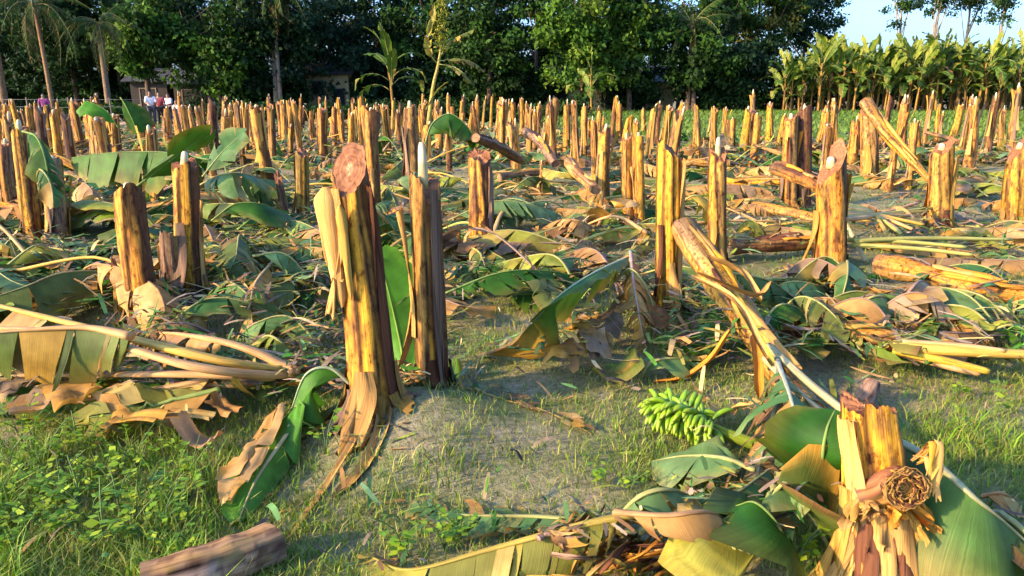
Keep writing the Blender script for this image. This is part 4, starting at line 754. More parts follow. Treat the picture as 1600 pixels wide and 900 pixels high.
for h in range(8):
    i = int(1 + h * 1.75); ax = T_[i] * [1, 1, 0]; ax /= np.linalg.norm(ax)
    for f in range(12):
        row, g_ = divmod(f, 6); an = R(-95 + 190 * g_ / 5) + q.normal(0, .12); side = np.array([-ax[1], ax[0], 0]); side = side if side[1] < 0 else -side     # towards the viewer
        x = side * math.cos(an) * .9 + ax * (q.normal(0, .22) + (.3 if row else -.2)) + np.array([0, 0, math.sin(an) * .3 + .35 - .5 * row]); x /= np.linalg.norm(x)
        if abs(an) > 1.3: x = np.array([0, 0, .6]) + ax * q.normal(0, .5) - side * .4; x /= np.linalg.norm(x)
        z = np.array([0, 0, -1.]) + side * .2; z -= x * (z @ x); z /= np.linalg.norm(z); y = np.cross(z, x)
        m = Matrix((x, y, z)).transposed().to_4x4(); p = st[i] + ax * q.normal(0, .008) + np.array([0, 0, .03 - .03 * row]) + x * .008; m.translation = Vector(p - o); b = obj('banana', FV[q.integers(4)], tb); b.matrix_local = m
def scrap(label, px, py, size, pal, seed, z=.05, tilt=.5, group=None):
    q = np.random.default_rng(seed); p = G(px, py, z); n = 8; u, v = np.meshgrid(np.linspace(-.5, .5, n), np.linspace(-.5, .5, n), indexing='ij'); a = q.uniform(0, 6.28); asp = q.uniform(.45, .9)
    ed = 1 + .28 * (vn(u * 9 + seed, v * 9, 3) - .5) * (np.maximum(abs(u), abs(v)) > .4); c1, c2 = q.normal(0, 1.1), q.normal(0, .5); lx = u * size * ed; ly = v * size * asp * ed
    lz = size * (c1 * (u * u - .08) + c2 * u * v + .12 * np.sin(v * 11 + seed) * .5) + lx * math.tan(tilt * q.uniform(-1, 1)) * .6
    X = np.stack([p[0] + lx * math.cos(a) - ly * math.sin(a), p[1] + lx * math.sin(a) + ly * math.cos(a), p[2] + lz + size * .15], -1); h = pile(X[..., 0], X[..., 1]) + .008; X[..., 2] = np.maximum(X[..., 2], h)
    base, pd = PAL[pal]; c = pick(base, q); dc = pick(DRYC, q); m = (sstep(.3, .6, fbm(u * 4 + seed, v * 4, 5, 3)) * min(1, pd + .2))[..., None]; C = c * (1 - m) + dc * m
    mb = MB(); mb.add(X, gridf(n, n), C.reshape(-1, 3), np.stack([u * size, v * size], -1)); pile_add(X.reshape(-1, 3), .15)
    o = obj('leaf_scrap', mb.mesh('leaf_scrap', M_LEAF, p), loc=tuple(p)); o['label'] = label; o['category'] = 'leaf scrap'
    if group: o['group'] = group
    return o
# ------------------------------------------------------------------ leaves placed one by one
def L(label, ctrl, W, pal='green', name='fallen_leaf', k=30, **kw):
    kw = {**dict(fold=-0.25, droop=0.8, tears=6, rib=0.013, pal=pal), **kw}
    return leaf_thing(name, label, smooth_path([(D(c[0], c[1], c[3]) if len(c) == 4 else G(*c)) for c in ctrl], k), W, r, **kw)
r = np.random.default_rng(400)
# left middle ground
L('wide green leaf held flat across the field behind the smooth leaning golden stump', [(330, 250, 0, 7.6), (260, 238, 0, 7.7), (180, 238, 0, 7.8), (112, 246, 0, 7.9)], .86, 'green', fold=-1.05, droop=.5, tears=10, gap=.1, spread=.05, dry_edge=.5, drape=False, ribcol=(.2, .3, .1))
L('pointed green leaf raised from the smooth leaning stump towards the tall golden one', [(212, 292, 0, 6.3), (265, 252, 0, 6.4), (305, 222, 0, 6.5), (336, 208, 0, 6.6)], .44, 'green', roll=.5, fold=.1, droop=.5, tears=4, drape=False)
L('pale green leaf raised behind the tall golden stump', [(316, 276, 0, 7.5), (345, 240, 0, 7.6), (372, 214, 0, 7.7), (382, 206, 0, 7.7)], .42, 'pale', roll=-.5, fold=.1, droop=.5, tears=4, drape=False)
L('limp green leaf hanging over the grey stump near the left edge', [(36, 205, 0, 7.1), (58, 215, 0, 6.95), (72, 255, 0, 6.85), (78, 315, 0, 6.8)], .46, 'green', fold=-.6, droop=.7, tears=7, gap=.15, drape=False, dry_edge=.5)
L('second limp leaf hanging lower on the grey stump near the left edge', [(55, 262, 0, 6.9), (68, 268, 0, 6.8), (80, 290, 0, 6.75), (84, 325, 0, 6.7)], .34, 'pale', fold=-.6, droop=.7, tears=5, gap=.15, drape=False)
L('small green leaf sticking up among the far left stumps', [(185, 200, 0, 15), (165, 172, 0, 15), (135, 158, 0, 15), (128, 165, 0, 15)], .75, 'bright', fold=-.6, droop=.5, tears=2, drape=False)
L('green leaf bending down among the far left stumps', [(188, 152, 0, 15), (196, 165, 0, 15), (208, 190, 0, 15), (214, 208, 0, 15)], .7, 'green', fold=-.4, droop=.5, tears=1, drape=False)
L('rounded dark green leaf hanging over the dark red flat topped stump', [(664, 225, 0, 8.2), (676, 192, 0, 8.2), (705, 178, 0, 8.2), (736, 205, 0, 8.2), (738, 232, 0, 8.2)], .6, 'green', fold=-1.0, droop=.4, tears=5, drape=False, asym=(.9, .9), spread=.0, ribcol=(.24, .34, .12))
L('large green leaf with bowed midrib lying behind the short stub of the olive stump', [(330, 345, .35), (370, 318, .5), (420, 322, .45), (448, 345, .2)], .6, 'green', fold=-.5, droop=.6, tears=3)
L('light green smooth leaf lying in front of the bowed one', [(372, 358, .2), (405, 335, .28), (440, 328, .25), (470, 345, .1)], .4, 'bright', fold=-.4, droop=.5, tears=1)
L('blue green shredded leaf arched beyond the tall golden stump', [(310, 290, .5), (350, 272, .7), (395, 275, .65), (440, 300, .3)], .7, 'pale', fold=-.6, droop=1.1, tears=12, gap=.25)
L('second blue green shredded leaf arched beyond the tall golden stump', [(320, 310, .3), (365, 292, .45), (410, 300, .4), (440, 325, .1)], .6, 'pale', fold=-.6, droop=1.1, tears=12, gap=.25)
L('yellowed ragged midrib leaf slanting down left of the thick golden stump', [(430, 405, .35), (400, 440, .3), (392, 480, .2), (400, 530, .05)], .4, 'grey', fold=-.5, droop=1.1, tears=14, gap=.4, ribcol=(.4, .3, .14))
L('dull green leaf bowed beside the ragged midrib leaf left of the thick golden stump', [(395, 400, .4), (440, 395, .42), (470, 420, .3), (485, 470, .08)], .45, 'pale', fold=-.6, droop=.9, tears=7, gap=.15)
L('grey green leaf with pale midrib stretched across the left edge', [(190, 402, .12), (120, 392, .2), (40, 385, .2), (-60, 392, .1)], .5, 'olive', fold=-.4, droop=.9, tears=12, gap=.2)
L('curled tan leaf against the foot of the smooth leaning golden stump', [(200, 470, .1), (165, 430, .28), (150, 410, .3), (110, 450, .1)], .34, 'grey', fold=-.5, droop=1.1, tears=6, gap=.2)
L('dark green leaf lying under the curled tan one by the left stumps', [(230, 410, .15), (150, 420, .2), (80, 430, .16), (20, 455, .05)], .5, 'green', fold=-.3, droop=.8, tears=8, gap=.15)
L('orange stained leaf curling at the left edge above the yellow stalks', [(70, 470, .1), (40, 440, .25), (10, 425, .25), (-30, 450, .1)], .36, 'mixed', fold=-.4, droop=1, tears=6, gap=.2, dry_edge=1)
L('striped dry leaf lying behind the yellow stalks in front of the golden stumps', [(330, 520, .12), (290, 505, .2), (240, 510, .2), (190, 540, .06)], .42, 'grey', fold=-.4, droop=1.0, tears=16, gap=.35)
L('yellow tipped green leaf curled at the foot of the tall golden stump', [(270, 505, .05), (290, 480, .22), (310, 490, .2), (320, 515, .05)], .26, 'yellow', fold=-.4, droop=.9, tears=3)
L('twisted yellow green leaf left of the thick golden stump base', [(395, 555, .05), (415, 525, .2), (440, 535, .2), (465, 560, .06)], .3, 'mixed', fold=-.4, droop=.9, tears=5, gap=.2)
SCR = [('orange brown leaf scrap with torn corner on the grass below the yellow stalks', 300, 655, .2, 'dry'), ('pinkish square leaf scrap below the yellow stalks', 352, 645, .18, 'grey'), ('brown leaf flap under the thick green midrib', 215, 668, .3, 'dry'), ('tan leaf rag at the left edge below the stalks', 30, 628, .26, 'grey'), ('pale purple leaf rag at the left edge grass', 60, 648, .22, 'grey'), ('yellow green leaf scrap right of the tan rag', 170, 610, .28, 'yellow'), ('drooping purple brown scrap beside the orange brown one', 312, 690, .17, 'grey'), ('curled tan scrap at the foot of the yellow stalks', 118, 640, .24, 'dry'), ('olive leaf scrap lying below the stalk joint', 400, 622, .2, 'olive')]
for i, (lab, x, y, sz, pal) in enumerate(SCR): scrap(lab, x, y, sz, pal, 450 + i, z=.06, tilt=.7)
# middle
L('orange brown folded dry leaf standing up left of the touching pair', [(930, 352, .05), (945, 340, .25), (965, 330, .34), (985, 312, .4)], .38, 'dry', fold=.5, droop=.2, tears=1, drape=False)
L('heap of striped brown leaf lying left of the folded orange one', [(940, 365, .08), (905, 345, .3), (870, 345, .25), (835, 365, .06)], .5, 'dry', fold=-.5, droop=1.1, tears=18, gap=.3)
L('wide blue green leaf lying flat behind the dark red stump', [(700, 345, .1), (740, 335, .2), (790, 335, .2), (830, 345, .1)], .55, 'pale', fold=-.3, droop=.6, tears=3)
L('yellow curved leaf stalk arching left of the touching pair', [(935, 300, .1), (900, 275, .4), (870, 268, .45), (845, 262, .4)], .3, 'yellow', fold=-.5, droop=.9, tears=6, pet=.3, ribcol=(.45, .4, .1))
L('pale green leaf spear leaning near the touching pair of orange stumps', [(955, 310, .05), (985, 290, .3), (1010, 280, .4)], .25, 'bright', fold=.2, droop=.2, tears=0, drape=False)
L('yellowish leaf arching low in front of the dark red stump litter', [(905, 420, .06), (875, 405, .22), (850, 412, .2), (810, 405, .1)], .28, 'dry', fold=-.4, droop=1, tears=5)
L('green leaf lying at the foot of the slim yellow stump', [(1010, 540, .06), (1040, 525, .16), (1080, 535, .14), (1110, 530, .05)], .42, 'green', fold=-.35, droop=.7, tears=4, gap=.15)
L('grey tan leaf curled up against the slim yellow stump', [(960, 440, .3), (985, 420, .4), (1010, 450, .3), (1035, 520, .05)], .4, 'mixed', fold=-.6, droop=1.0, tears=9, gap=.25, dry_edge=1)
L('pale green leaf tips sticking out under the slim yellow stump', [(1000, 590, .03), (1020, 565, .12), (1060, 560, .12), (1085, 575, .03)], .3, 'pale', fold=-.3, droop=.8, tears=4, gap=.2)
for i, (x, y, pal) in enumerate([(870, 545, 'mixed'), (905, 515, 'dry'), (880, 578, 'dry'), (930, 565, 'grey'), (1000, 490, 'dry'), (1022, 520, 'dry'), (960, 590, 'olive'), (905, 548, 'dry')]):
    scrap(['yellow flecked', 'bright orange', 'torn rust brown', 'ash grey', 'ragged orange', 'upright cinnamon', 'olive', 'small coppery'][i] + ' leaf scrap between the arching green leaf and the slim yellow stump', x, y, .26 if i != 7 else .16, pal, 470 + i, z=.05, tilt=.9)
# right
L('broad orange dried leaf lying behind the flattened peach trunk', [(1250, 470, .12), (1290, 465, .24), (1330, 475, .2), (1370, 495, .05)], .44, 'dry', fold=-.35, droop=.8, tears=2)
L('dark green leaf lying flat in the hollow behind the snapped trunk', [(1180, 480, .08), (1220, 495, .1), (1260, 505, .1), (1300, 510, .05)], .34, 'green', fold=-.2, droop=.5, tears=3)
L('grey green crumpled leaf arching up right of the broad orange dried leaf', [(1310, 510, .08), (1350, 470, .3), (1385, 465, .3), (1420, 500, .06)], .5, 'pale', fold=-.7, droop=1.0, tears=6, gap=.15)
L('shadowed leaf curled open behind the crumpled grey green one', [(1380, 505, .08), (1420, 455, .35), (1445, 440, .35), (1480, 480, .1)], .5, 'grey', fold=-.6, droop=1.1, tears=9, gap=.25)
L('tan striped leaf fanned out on the right between trunks', [(1420, 470, .15), (1470, 480, .25), (1520, 500, .2), (1560, 530, .06)], .5, 'dry', fold=-.4, droop=1.0, tears=16, gap=.3)
L('fanned grey peach leaf with torn edge at the right', [(1400, 500, .12), (1450, 515, .2), (1510, 520, .18), (1560, 512, .1)], .48, 'grey', fold=-.4, droop=1.1, tears=14, gap=.35)
L('pale leaf pair lying against the flattened peach trunk', [(1330, 560, .06), (1380, 540, .2), (1430, 525, .22), (1470, 505, .2)], .4, 'mixed', fold=-.5, droop=1., tears=7, gap=.2, dry_edge=1)
L('bent green and tan leaf under the left end of the flattened peach trunk', [(1205, 560, .05), (1240, 535, .16), (1270, 530, .16), (1310, 545, .05)], .36, 'mixed', fold=-.5, droop=1., tears=5, gap=.2, dry_edge=1)
L('blue green pleated leaf hanging behind the snapped trunk', [(1130, 425, .3), (1170, 430, .32), (1205, 440, .28), (1240, 465, .1)], .4, 'pale', fold=-1., droop=.5, tears=8, gap=.12)
L('green leaf with torn lobes low on the ground right of the snapped trunk', [(1200, 455, .1), (1235, 440, .22), (1275, 445, .2), (1310, 465, .06)], .38, 'pale', fold=-.6, droop=.9, tears=6, gap=.15)
L('leaf with brown fringe hanging under the orange trunk section', [(1400, 425, .2), (1460, 420, .26), (1520, 425, .22), (1590, 440, .1)], .5, 'olive', fold=-.6, droop=1.1, tears=16, gap=.3)
L('yellow leaf with curled rim between the snapped trunk and the narrow orange stump', [(1140, 372, .1), (1165, 345, .3), (1185, 350, .28), (1195, 372, .1)], .35, 'yellow', fold=-.5, droop=.8, tears=3)
L('lime leaf hanging behind the slim yellow stump', [(1060, 320, .5), (1085, 305, .6), (1110, 318, .5), (1130, 345, .2)], .4, 'yellow', fold=-.6, droop=.9, tears=5)
L('fresh lime green sprout leaves at the right edge', [(1560, 540, .05), (1575, 515, .2), (1590, 510, .22), (1610, 520, .2)], .26, 'bright', fold=-.3, droop=.6, tears=6, gap=.4)
L('orange dried leaf patch beside the striped orange stump', [(1380, 335, .1), (1400, 322, .3), (1420, 330, .28), (1440, 350, .1)], .4, 'dry', fold=-.4, droop=.9, tears=3)
# crumpled leaves heaped on the right and beside the left stumps
rh = np.random.default_rng(490); ch = {}
for x0, x1, y0, y1, n_, where in ((1215, 1600, 440, 565, 22, 'heap right of the snapped trunk'), (330, 520, 385, 560, 11, 'heap left of the thick golden stump'), (-20, 190, 385, 480, 8, 'heap at the left edge')):
    for i in range(n_):
        px, py = rh.uniform(x0, x1), rh.uniform(y0, y1); c = G(px, py); a = rh.normal(0, .7) + (PI if rh.random() < .5 else 0); l_ = rh.uniform(.4, .9); dv = np.array([math.cos(a), math.sin(a), 0]) * l_; h_ = rh.uniform(.14, .36); pal = str(rh.choice(['dry', 'mixed', 'pale', 'grey', 'yellow', 'olive'], p=[.26, .16, .2, .2, .1, .08] if x0 > 900 else [.1, .12, .36, .14, .06, .22]))
        key = (WORD[pal], where); ch[key] = ch.get(key, 0) + 1; P_ = smooth_path([c - dv / 2 + [0, 0, .08], c - dv * .15 + [0, rh.normal(0, .05), h_], c + dv * .2 + [0, rh.normal(0, .05), h_ * .85], c + dv / 2 + [0, 0, .05]], 22)
        leaf_thing('crumpled_leaf', f'crumpled {WORD[pal]} leaf, {ordinal(ch[key])} such in the {where}', P_, rh.uniform(.26, .48), rh, group='crumpled leaves in heaps', fold=rh.uniform(-.8, -.2), droop=rh.uniform(.7, 1.3), tears=int(rh.integers(3, 13)), gap=rh.uniform(.1, .35), pal=pal, rib=.012, pet=.02)
# foreground right heap
L('diagonal leaf with yellow midrib and torn blades along the bottom edge', [(1010, 800, .22), (900, 822, .20), (760, 860, .14), (640, 890, .09), (575, 868, .05)], .40, 'mixed', fold=-.35, droop=1.0, tears=16, gap=.25, rib=.016, ribcol=(.42, .32, .06), k=44, dry_edge=.6)
L('shredded dark leaf lying under the yellow midrib at the bottom', [(1000, 840, .08), (880, 810, .08), (740, 805, .06), (640, 800, .03)], .38, 'pale', fold=-.2, droop=.8, tears=22, gap=.45, k=40, dry_edge=.8)
L('striped pale leaf sloping up to the snapped trunk crown', [(1000, 830, .12), (1090, 800, .22), (1150, 770, .24), (1200, 735, .2)], .40, 'mixed', fold=-.3, droop=.9, tears=16, gap=.3, dry_edge=.9)
L('orange ribbon leaf curling across the bottom heap', [(960, 800, .25), (1040, 805, .3), (1110, 800, .28), (1150, 830, .12)], .22, 'dry', fold=-.3, droop=1., tears=6, gap=.3)
tg = thing('leaf_tangle', 'tangle of thin brown and orange leaf shreds at the bottom of the heap', 'leaf shreds', tuple(G(1010, 865, .05))); qt = np.random.default_rng(480)
for i in range(60):
    c0 = np.array([qt.normal(1000, 60), qt.normal(865, 20)]); a = qt.normal(-.35, .5); l_ = qt.uniform(40, 120); p1 = c0 - [math.cos(a) * l_ / 2, -math.sin(a) * l_ / 2 * -1]; p2 = c0 + [math.cos(a) * l_ / 2, math.sin(a) * l_ / 2]; zz = qt.uniform(.06, .2)
    ribbon(tg, [G(*p1, zz * .6), G(*(c0 + qt.normal(0, 6, 2)), zz), G(*p2, zz * .6 + qt.normal(0, .03))], qt.uniform(.006, .026), .004, [PEACH, ORNG * .9, BRWN * 1.6, OCHR, GRYB * 1.4, OLIV][i % 6], k=10, cup=.5, seed=i)
L('folded mauve backed leaf under the diagonal midrib', [(840, 905, .04), (855, 865, .12), (890, 870, .12), (910, 905, .04)], .26, 'grey', fold=-.6, droop=.9, tears=6, gap=.2)
L('white green leaf crest above the diagonal midrib', [(960, 815, .14), (1000, 775, .26), (1050, 765, .26), (1100, 785, .14)], .32, 'pale', fold=-.6, droop=.9, tears=7, gap=.2)
L('round pale green leaf lying before the banana bunch', [(1180, 735, .14), (1130, 715, .16), (1070, 712, .12), (1020, 720, .05)], .34, 'pale', fold=-.25, droop=.5, tears=0, nv=8, spread=.1)
L('lime green leaf blade at the bottom edge left of the shaggy stump', [(1180, 905, .08), (1150, 860, .20), (1110, 850, .2), (1060, 905, .05)], .44, 'yellow', fold=-.3, droop=.6, tears=0, nv=8)
L('deep green leaf blade standing left of the shaggy stump', [(1230, 880, .06), (1215, 820, .24), (1180, 785, .30), (1150, 790, .26)], .42, 'green', fold=-.4, droop=.6, tears=0, nv=8)
L('grey brown leaf curled like a trough left of the shaggy stump', [(1300, 860, .08), (1270, 810, .20), (1238, 775, .27), (1215, 755, .3)], .42, 'olive', fold=.5, droop=-.5, tears=0, nv=8, roll=.3, dry_edge=1.)
L('pale curled leaf rim behind the trough shaped leaf', [(1205, 800, .16), (1215, 765, .30), (1230, 755, .32), (1255, 775, .2)], .24, 'pale', fold=-.6, droop=.8, tears=1, nv=8)
L('round dark green leaf standing behind the shaggy stump', [(1290, 780, .1), (1285, 720, .36), (1292, 670, .46), (1305, 640, .5)], .40, 'green', fold=.2, droop=.2, tears=0, nv=8, drape=False)
L('second round green leaf half hidden behind the shaggy stump', [(1275, 760, .1), (1262, 720, .3), (1265, 680, .38), (1275, 650, .42)], .26, 'green', fold=.2, droop=.2, tears=0, nv=8, drape=False)
L('long broad leaf arching from behind the shaggy stump to the right edge', [(1385, 680, .36), (1450, 715, .42), (1520, 775, .38), (1580, 825, .26), (1660, 900, .1)], .62, 'grove', fold=-.75, droop=.55, tears=1, nv=9, asym=(.5, 1.0), dry_edge=.45, rib=.018, ribcol=(.36, .38, .2), k=40)
L('dark green leaf shaded under the long broad one at the lower right', [(1430, 860, .1), (1480, 820, .2), (1530, 830, .2), (1580, 880, .06)], .4, 'green', fold=-.5, droop=.7, tears=1, nv=8)
L('rounded green leaf lying at the lower right corner', [(1440, 890, .06), (1480, 850, .16), (1520, 860, .16), (1550, 905, .05)], .34, 'pale', fold=-.5, droop=.7, tears=1, nv=8)
L('brown tipped leaf drooping at the right corner', [(1560, 800, .22), (1590, 820, .24), (1630, 860, .2), (1680, 920, .06)], .44, 'olive', fold=-.6, droop=.7, tears=1, nv=8, dry_edge=.9)
L('small brown dry leaf on the grass at the right edge', [(1535, 775, .06), (1565, 770, .1), (1590, 785, .06)], .2, 'dry', fold=-.4, droop=.8, tears=2, k=16)
L('green leaf tongue beside the foot of the shaggy stump', [(1420, 905, .08), (1432, 850, .22), (1440, 800, .3), (1445, 775, .3)], .26, 'green', fold=.2, droop=.3, tears=0, nv=8, drape=False)
L('thin orange peel of leaf stalk beside the banana bunch', [(1105, 628, .1), (1130, 652, .08), (1160, 678, .05), (1185, 690, .04)], .06, 'dry', fold=.3, droop=.3, tears=0, rib=.005, pet=.0)
stub = fallen_stem('grey weathered stub behind the shaggy foreground stump', [G(1345, 640, .0), G(1352, 620, .07), G(1362, 598, .12)], .055, .04, 260, tone=[GRYB, GRYB * 1.4], k=12, n=16, group=None, loose=0)
cut = thing('cut_stalk', 'small yellow cut stalk standing beside the shaggy foreground stump', 'stalk', tuple(G(1462, 905, 0.02))); petiole(cut, [G(1460, 905, .02), G(1463, 885, .09), G(1466, 868, .14)], .014, .012, (.6, .45, .05))

# ------------------------------------------------------------------ litter, grass, weeds (stuff)
def scatter_px(n, rg, y0, y1, x0=-250, x1=1850):
    px = rg.uniform(x0, x1, n); py = rg.uniform(y0, y1, n); d = np.stack([(px - 800) / FPX, CP - (py - 450) / FPX * SP, -SP - (py - 450) / FPX * CP], -1)
    t = -CAM_H / d[:, 2]; return px, py, d[:, 0] * t, d[:, 1] * t
rg = np.random.default_rng(700)
def litter(n, y0, y1, size, seed, keep, es=.3, wf=1.):
    rg = np.random.default_rng(seed); px, py, x, y = scatter_px(n, rg, y0, y1); m = keep(px, py, x, y, rg); x, y = x[m], y[m]; n = len(x)
    a = rg.uniform(0, 6.28, n); Lx = size * rg.uniform(.6, 3.2, n) * (1 + y * 0.02); W = wf * size * rg.uniform(.10, .45, n) * (1 + y * 0.02); cur = rg.normal(0.12, .35, n); el = rg.normal(0.08, es, n)
    d = np.stack([np.cos(a) * np.cos(el), np.sin(a) * np.cos(el), np.sin(el)], -1); s = np.stack([-np.sin(a), np.cos(a), rg.normal(0, .3, n)], -1); z = pile(x, y) + .008 + rg.random(n) ** 3 * .08
    B = np.stack([x, y, z + np.abs(np.sin(el)) * Lx * .3], -1); V = np.zeros((n, 4, 2, 3)); 
    for i, t in enumerate((-.5, -.17, .17, .5)):
        c = B + d * (Lx * t)[:, None] + np.array([0, 0, 1.]) * ((.25 - t * t) * cur * Lx)[:, None]; w = (W * np.where(np.arange(n) % 3 == 0, [.35, 1, .9, .2][i], [.75, 1, .95, .6][i]) / 2)[:, None]
        V[:, i, 0] = c - s * w; V[:, i, 1] = c + s * w
    V[..., 2] = np.maximum(V[..., 2], terrain(V[..., 0], V[..., 1]) + .004)
    f = gridf(4, 2)[None] + (np.arange(n) * 8)[:, None, None]; pal = np.vstack([DRYC[[0, 1, 3]], GREY, DRYC[:3] * .5, GREY * .6, PALE, YELL[:2] * .7, GREEN * 1.3, PALE * .8, YELL, GREY * .35, np.array([(.56, .42, .18), (.50, .36, .14), (.6, .44, .2), (.5, .4, .12)])]); C = np.repeat(pal[rg.integers(0, len(pal), n)] * rg.uniform(.7, 1.25, (n, 1)), 8, 0)
    return V.reshape(-1, 3), f.reshape(-1, 4), C
def kp(px, py, x, y, g):
    dn = fbm(x * .8, y * .8, 55, 3); clear = ((px > 680) & (px < 1040) & (py > 490)) | ((px < 560) & (py > 660)) | ((px > 1040) & (py > 590) & (py < 800))
    return g.random(len(px)) < np.where(clear, .10, sstep(.26, .48, dn) * np.where((py > 420) & (py < 600) & ((px > 1150) | (px < 480)), .45, 1)) * np.where((x > 2) & (y > 24), 0.05, 1)
mb = MB()
for a in (litter(17000, 205, 640, .065, 701, kp, .2), litter(7000, 215, 600, .11, 705, kp, .2, .28), litter(2200, 560, 930, .04, 702, kp), litter(22000, 176, 262, .2, 703, lambda px, py, x, y, g: (g.random(len(px)) < .75) & ((px < 900) | (y < 25)), .25)): mb.add(*a)
lt = obj('leaf_litter', mb.mesh('leaf_litter', M_LITTER, smooth=False)); lt['kind'] = 'stuff'; lt['label'] = 'dry leaf scraps and fibres littering the field'; lt['category'] = 'litter'
def blades(n, y0, y1, hmin, hmax, wd, seed, keep, pal):
    rg = np.random.default_rng(seed); px, py, x, y = scatter_px(n, rg, y0, y1); m = keep(px, py, x, y, rg); x, y = x[m], y[m]; n = len(x)
    a = rg.uniform(0, 6.28, n); h = rg.uniform(hmin, hmax, n) * (0.6 + 0.8 * vn(x * 3, y * 3, 5)); ln = h * rg.uniform(.2, 1.1, n); d = np.stack([np.cos(a), np.sin(a), 0 * a], -1); s = np.stack([-np.sin(a), np.cos(a), 0 * a], -1)
    a2 = rg.uniform(0, 6.28, n); s = np.stack([np.cos(a2), np.sin(a2), 0 * a2], -1); B = np.stack([x, y, terrain(x, y) - .005], -1); w = (wd * rg.uniform(.6, 1.4, n))[:, None]; Z = np.array([0, 0, 1.])
    m1 = B + Z * (h * .6)[:, None] + d * (ln * .3)[:, None]; tp = B + Z * h[:, None] + d * ln[:, None]
    V = np.stack([B - s * w, B + s * w, m1 - s * w * .7, m1 + s * w * .7, tp], 1); o = (np.arange(n) * 5)[:, None]
    C = np.repeat(pal[rg.integers(0, len(pal), n)] * rg.uniform(.7, 1.25, (n, 1)), 5, 0)
    return V.reshape(-1, 3), [np.array([[0, 1, 3, 2]]) + o, np.array([[2, 3, 4]]) + o], C
def kg(px, py, x, y, g):
    lush = sstep(640, 720, py + 40 * (fbm(x * 2, y * 2, 4, 2) - .5)) * (1 - sstep(330, 560, px)); bare = np.exp(-(((px - 690) / 230) ** 2 + ((py - 690) / 75) ** 2)) + .8 * np.exp(-(((px - 920) / 120) ** 2 + ((py - 690) / 50) ** 2))
    return g.random(len(px)) < np.clip((.15 + .9 * sstep(.34, .58, fbm(x * 1.7, y * 1.7, 61, 4))) * (1 - .62 * bare) + lush, 0, 1)
GP = np.array([(.10, .21, .015), (.15, .27, .02), (.21, .31, .03), (.29, .33, .05), (.12, .21, .04), (.36, .31, .10)])
mb = MB(); mb.add(*blades(110000, 470, 960, .02, .065, .0022, 711, kg, GP)); mb.add(*blades(45000, 230, 560, .03, .09, .004, 712, lambda px, py, x, y, g: g.random(len(px)) < .25 + .7 * sstep(.4, .6, fbm(x * .8, y * .8, 64, 3)), GP))
mb.add(*blades(26000, 620, 980, .05, .13, .0028, 713, lambda px, py, x, y, g: g.random(len(px)) < (sstep(640, 740, py) * (1 - sstep(200, 480, px)) + .35 * sstep(1350, 1500, px) * (py < 780)) * sstep(.3, .5, fbm(x * 3, y * 3, 8, 3)), GP * [1.0, 1.2, .8]))
gr = obj('grass', mb.mesh('grass', M_GRASS, smooth=False)); gr['kind'] = 'stuff'; gr['label'] = 'short grass growing over the grey soil'; gr['category'] = 'grass'
# green crop strip at the back right
n = 60000; x = rg.uniform(0.5, 62, n); y = rg.uniform(24, 62, n); m = (x > (y - 22) * 0.06) & (rg.random(n) < .3 + sstep(.3, .5, fbm(x * .4, y * .4, 3, 3))) & (x < y * .95); x, y = x[m], y[m]; n = len(x); h = rg.uniform(.10, .34, n) + .18 * sstep(34, 50, y)
a = rg.uniform(0, 6.28, n); d = np.stack([np.cos(a), np.sin(a), 0 * a], -1); B = np.stack([x, y, terrain(x, y)], -1); Z = np.array([0, 0, 1.]); s = np.stack([-np.sin(a), np.cos(a), 0 * a], -1) * rg.uniform(.015, .05, (n, 1)); tp = B + Z * h[:, None] + d * (h * .6)[:, None]; m1 = B + Z * (h * .7)[:, None] + d * (h * .2)[:, None]
V = np.stack([B - s * .4, B + s * .4, m1 + s, tp, m1 - s], 1); mb = MB(); o = (np.arange(n) * 5)[:, None]; mb.add(V, [np.array([[0, 1, 2, 4]]) + o, np.array([[4, 2, 3]]) + o], np.repeat(np.array([(.09, .18, .02), (.12, .22, .03), (.16, .24, .04)])[rg.integers(0, 3, n)], 5, 0))
cs = obj('crop_field', mb.mesh('crop_field', M_GRASS, smooth=False)); cs['kind'] = 'stuff'; cs['label'] = 'strip of low green crop between the stumps and the banana grove'; cs['category'] = 'crop'
# broad-leaved weeds in the lower left
WV = []
for i in range(5):
    q = np.random.default_rng(800 + i); mw = MB(); ms = MB()
    for j in range(q.integers(4, 8)):
        a = q.uniform(0, 6.28); ln = q.uniform(.05, .13); e = np.array([math.cos(a) * ln * .6, math.sin(a) * ln * .6, ln]); tube(ms, smooth_path([(0, 0, 0), e * [.3, .3, .6], e], 5), .0016, 4, np.array((.12, .2, .05)), cap=False)
        for w in range(q.integers(4, 8)):
            p = e * q.uniform(.45, 1.05); b = q.uniform(0, 6.28); dv = np.array([math.cos(b), math.sin(b), q.uniform(-.2, .5)]); sv = np.array([-math.sin(b), math.cos(b), q.normal(0, .2)]); ll = q.uniform(.014, .032); ww = ll * .36
            mw.add([p, p + dv * ll * .5 + sv * ww, p + dv * ll, p + dv * ll * .5 - sv * ww], np.array([[0, 1, 2, 3]]), np.array([(.18, .34, .015), (.30, .42, .02), (.11, .25, .02)][q.integers(3)]))
    WV.append((ms.mesh('stem', M_GRASS), mw.mesh('foliage', M_GRASS, smooth=False)))
spots = [((22 * i) % 330 - 10, 660 + (i * 37) % 215) for i in range(60)] + [(940, 770), (985, 785), (720, 860), (690, 870), (1240, 905), (510, 720), (640, 880), (900, 560), (940, 540), (1490, 625), (1555, 650)]
spots = sorted(spots[:60]) + sorted(spots[60:])
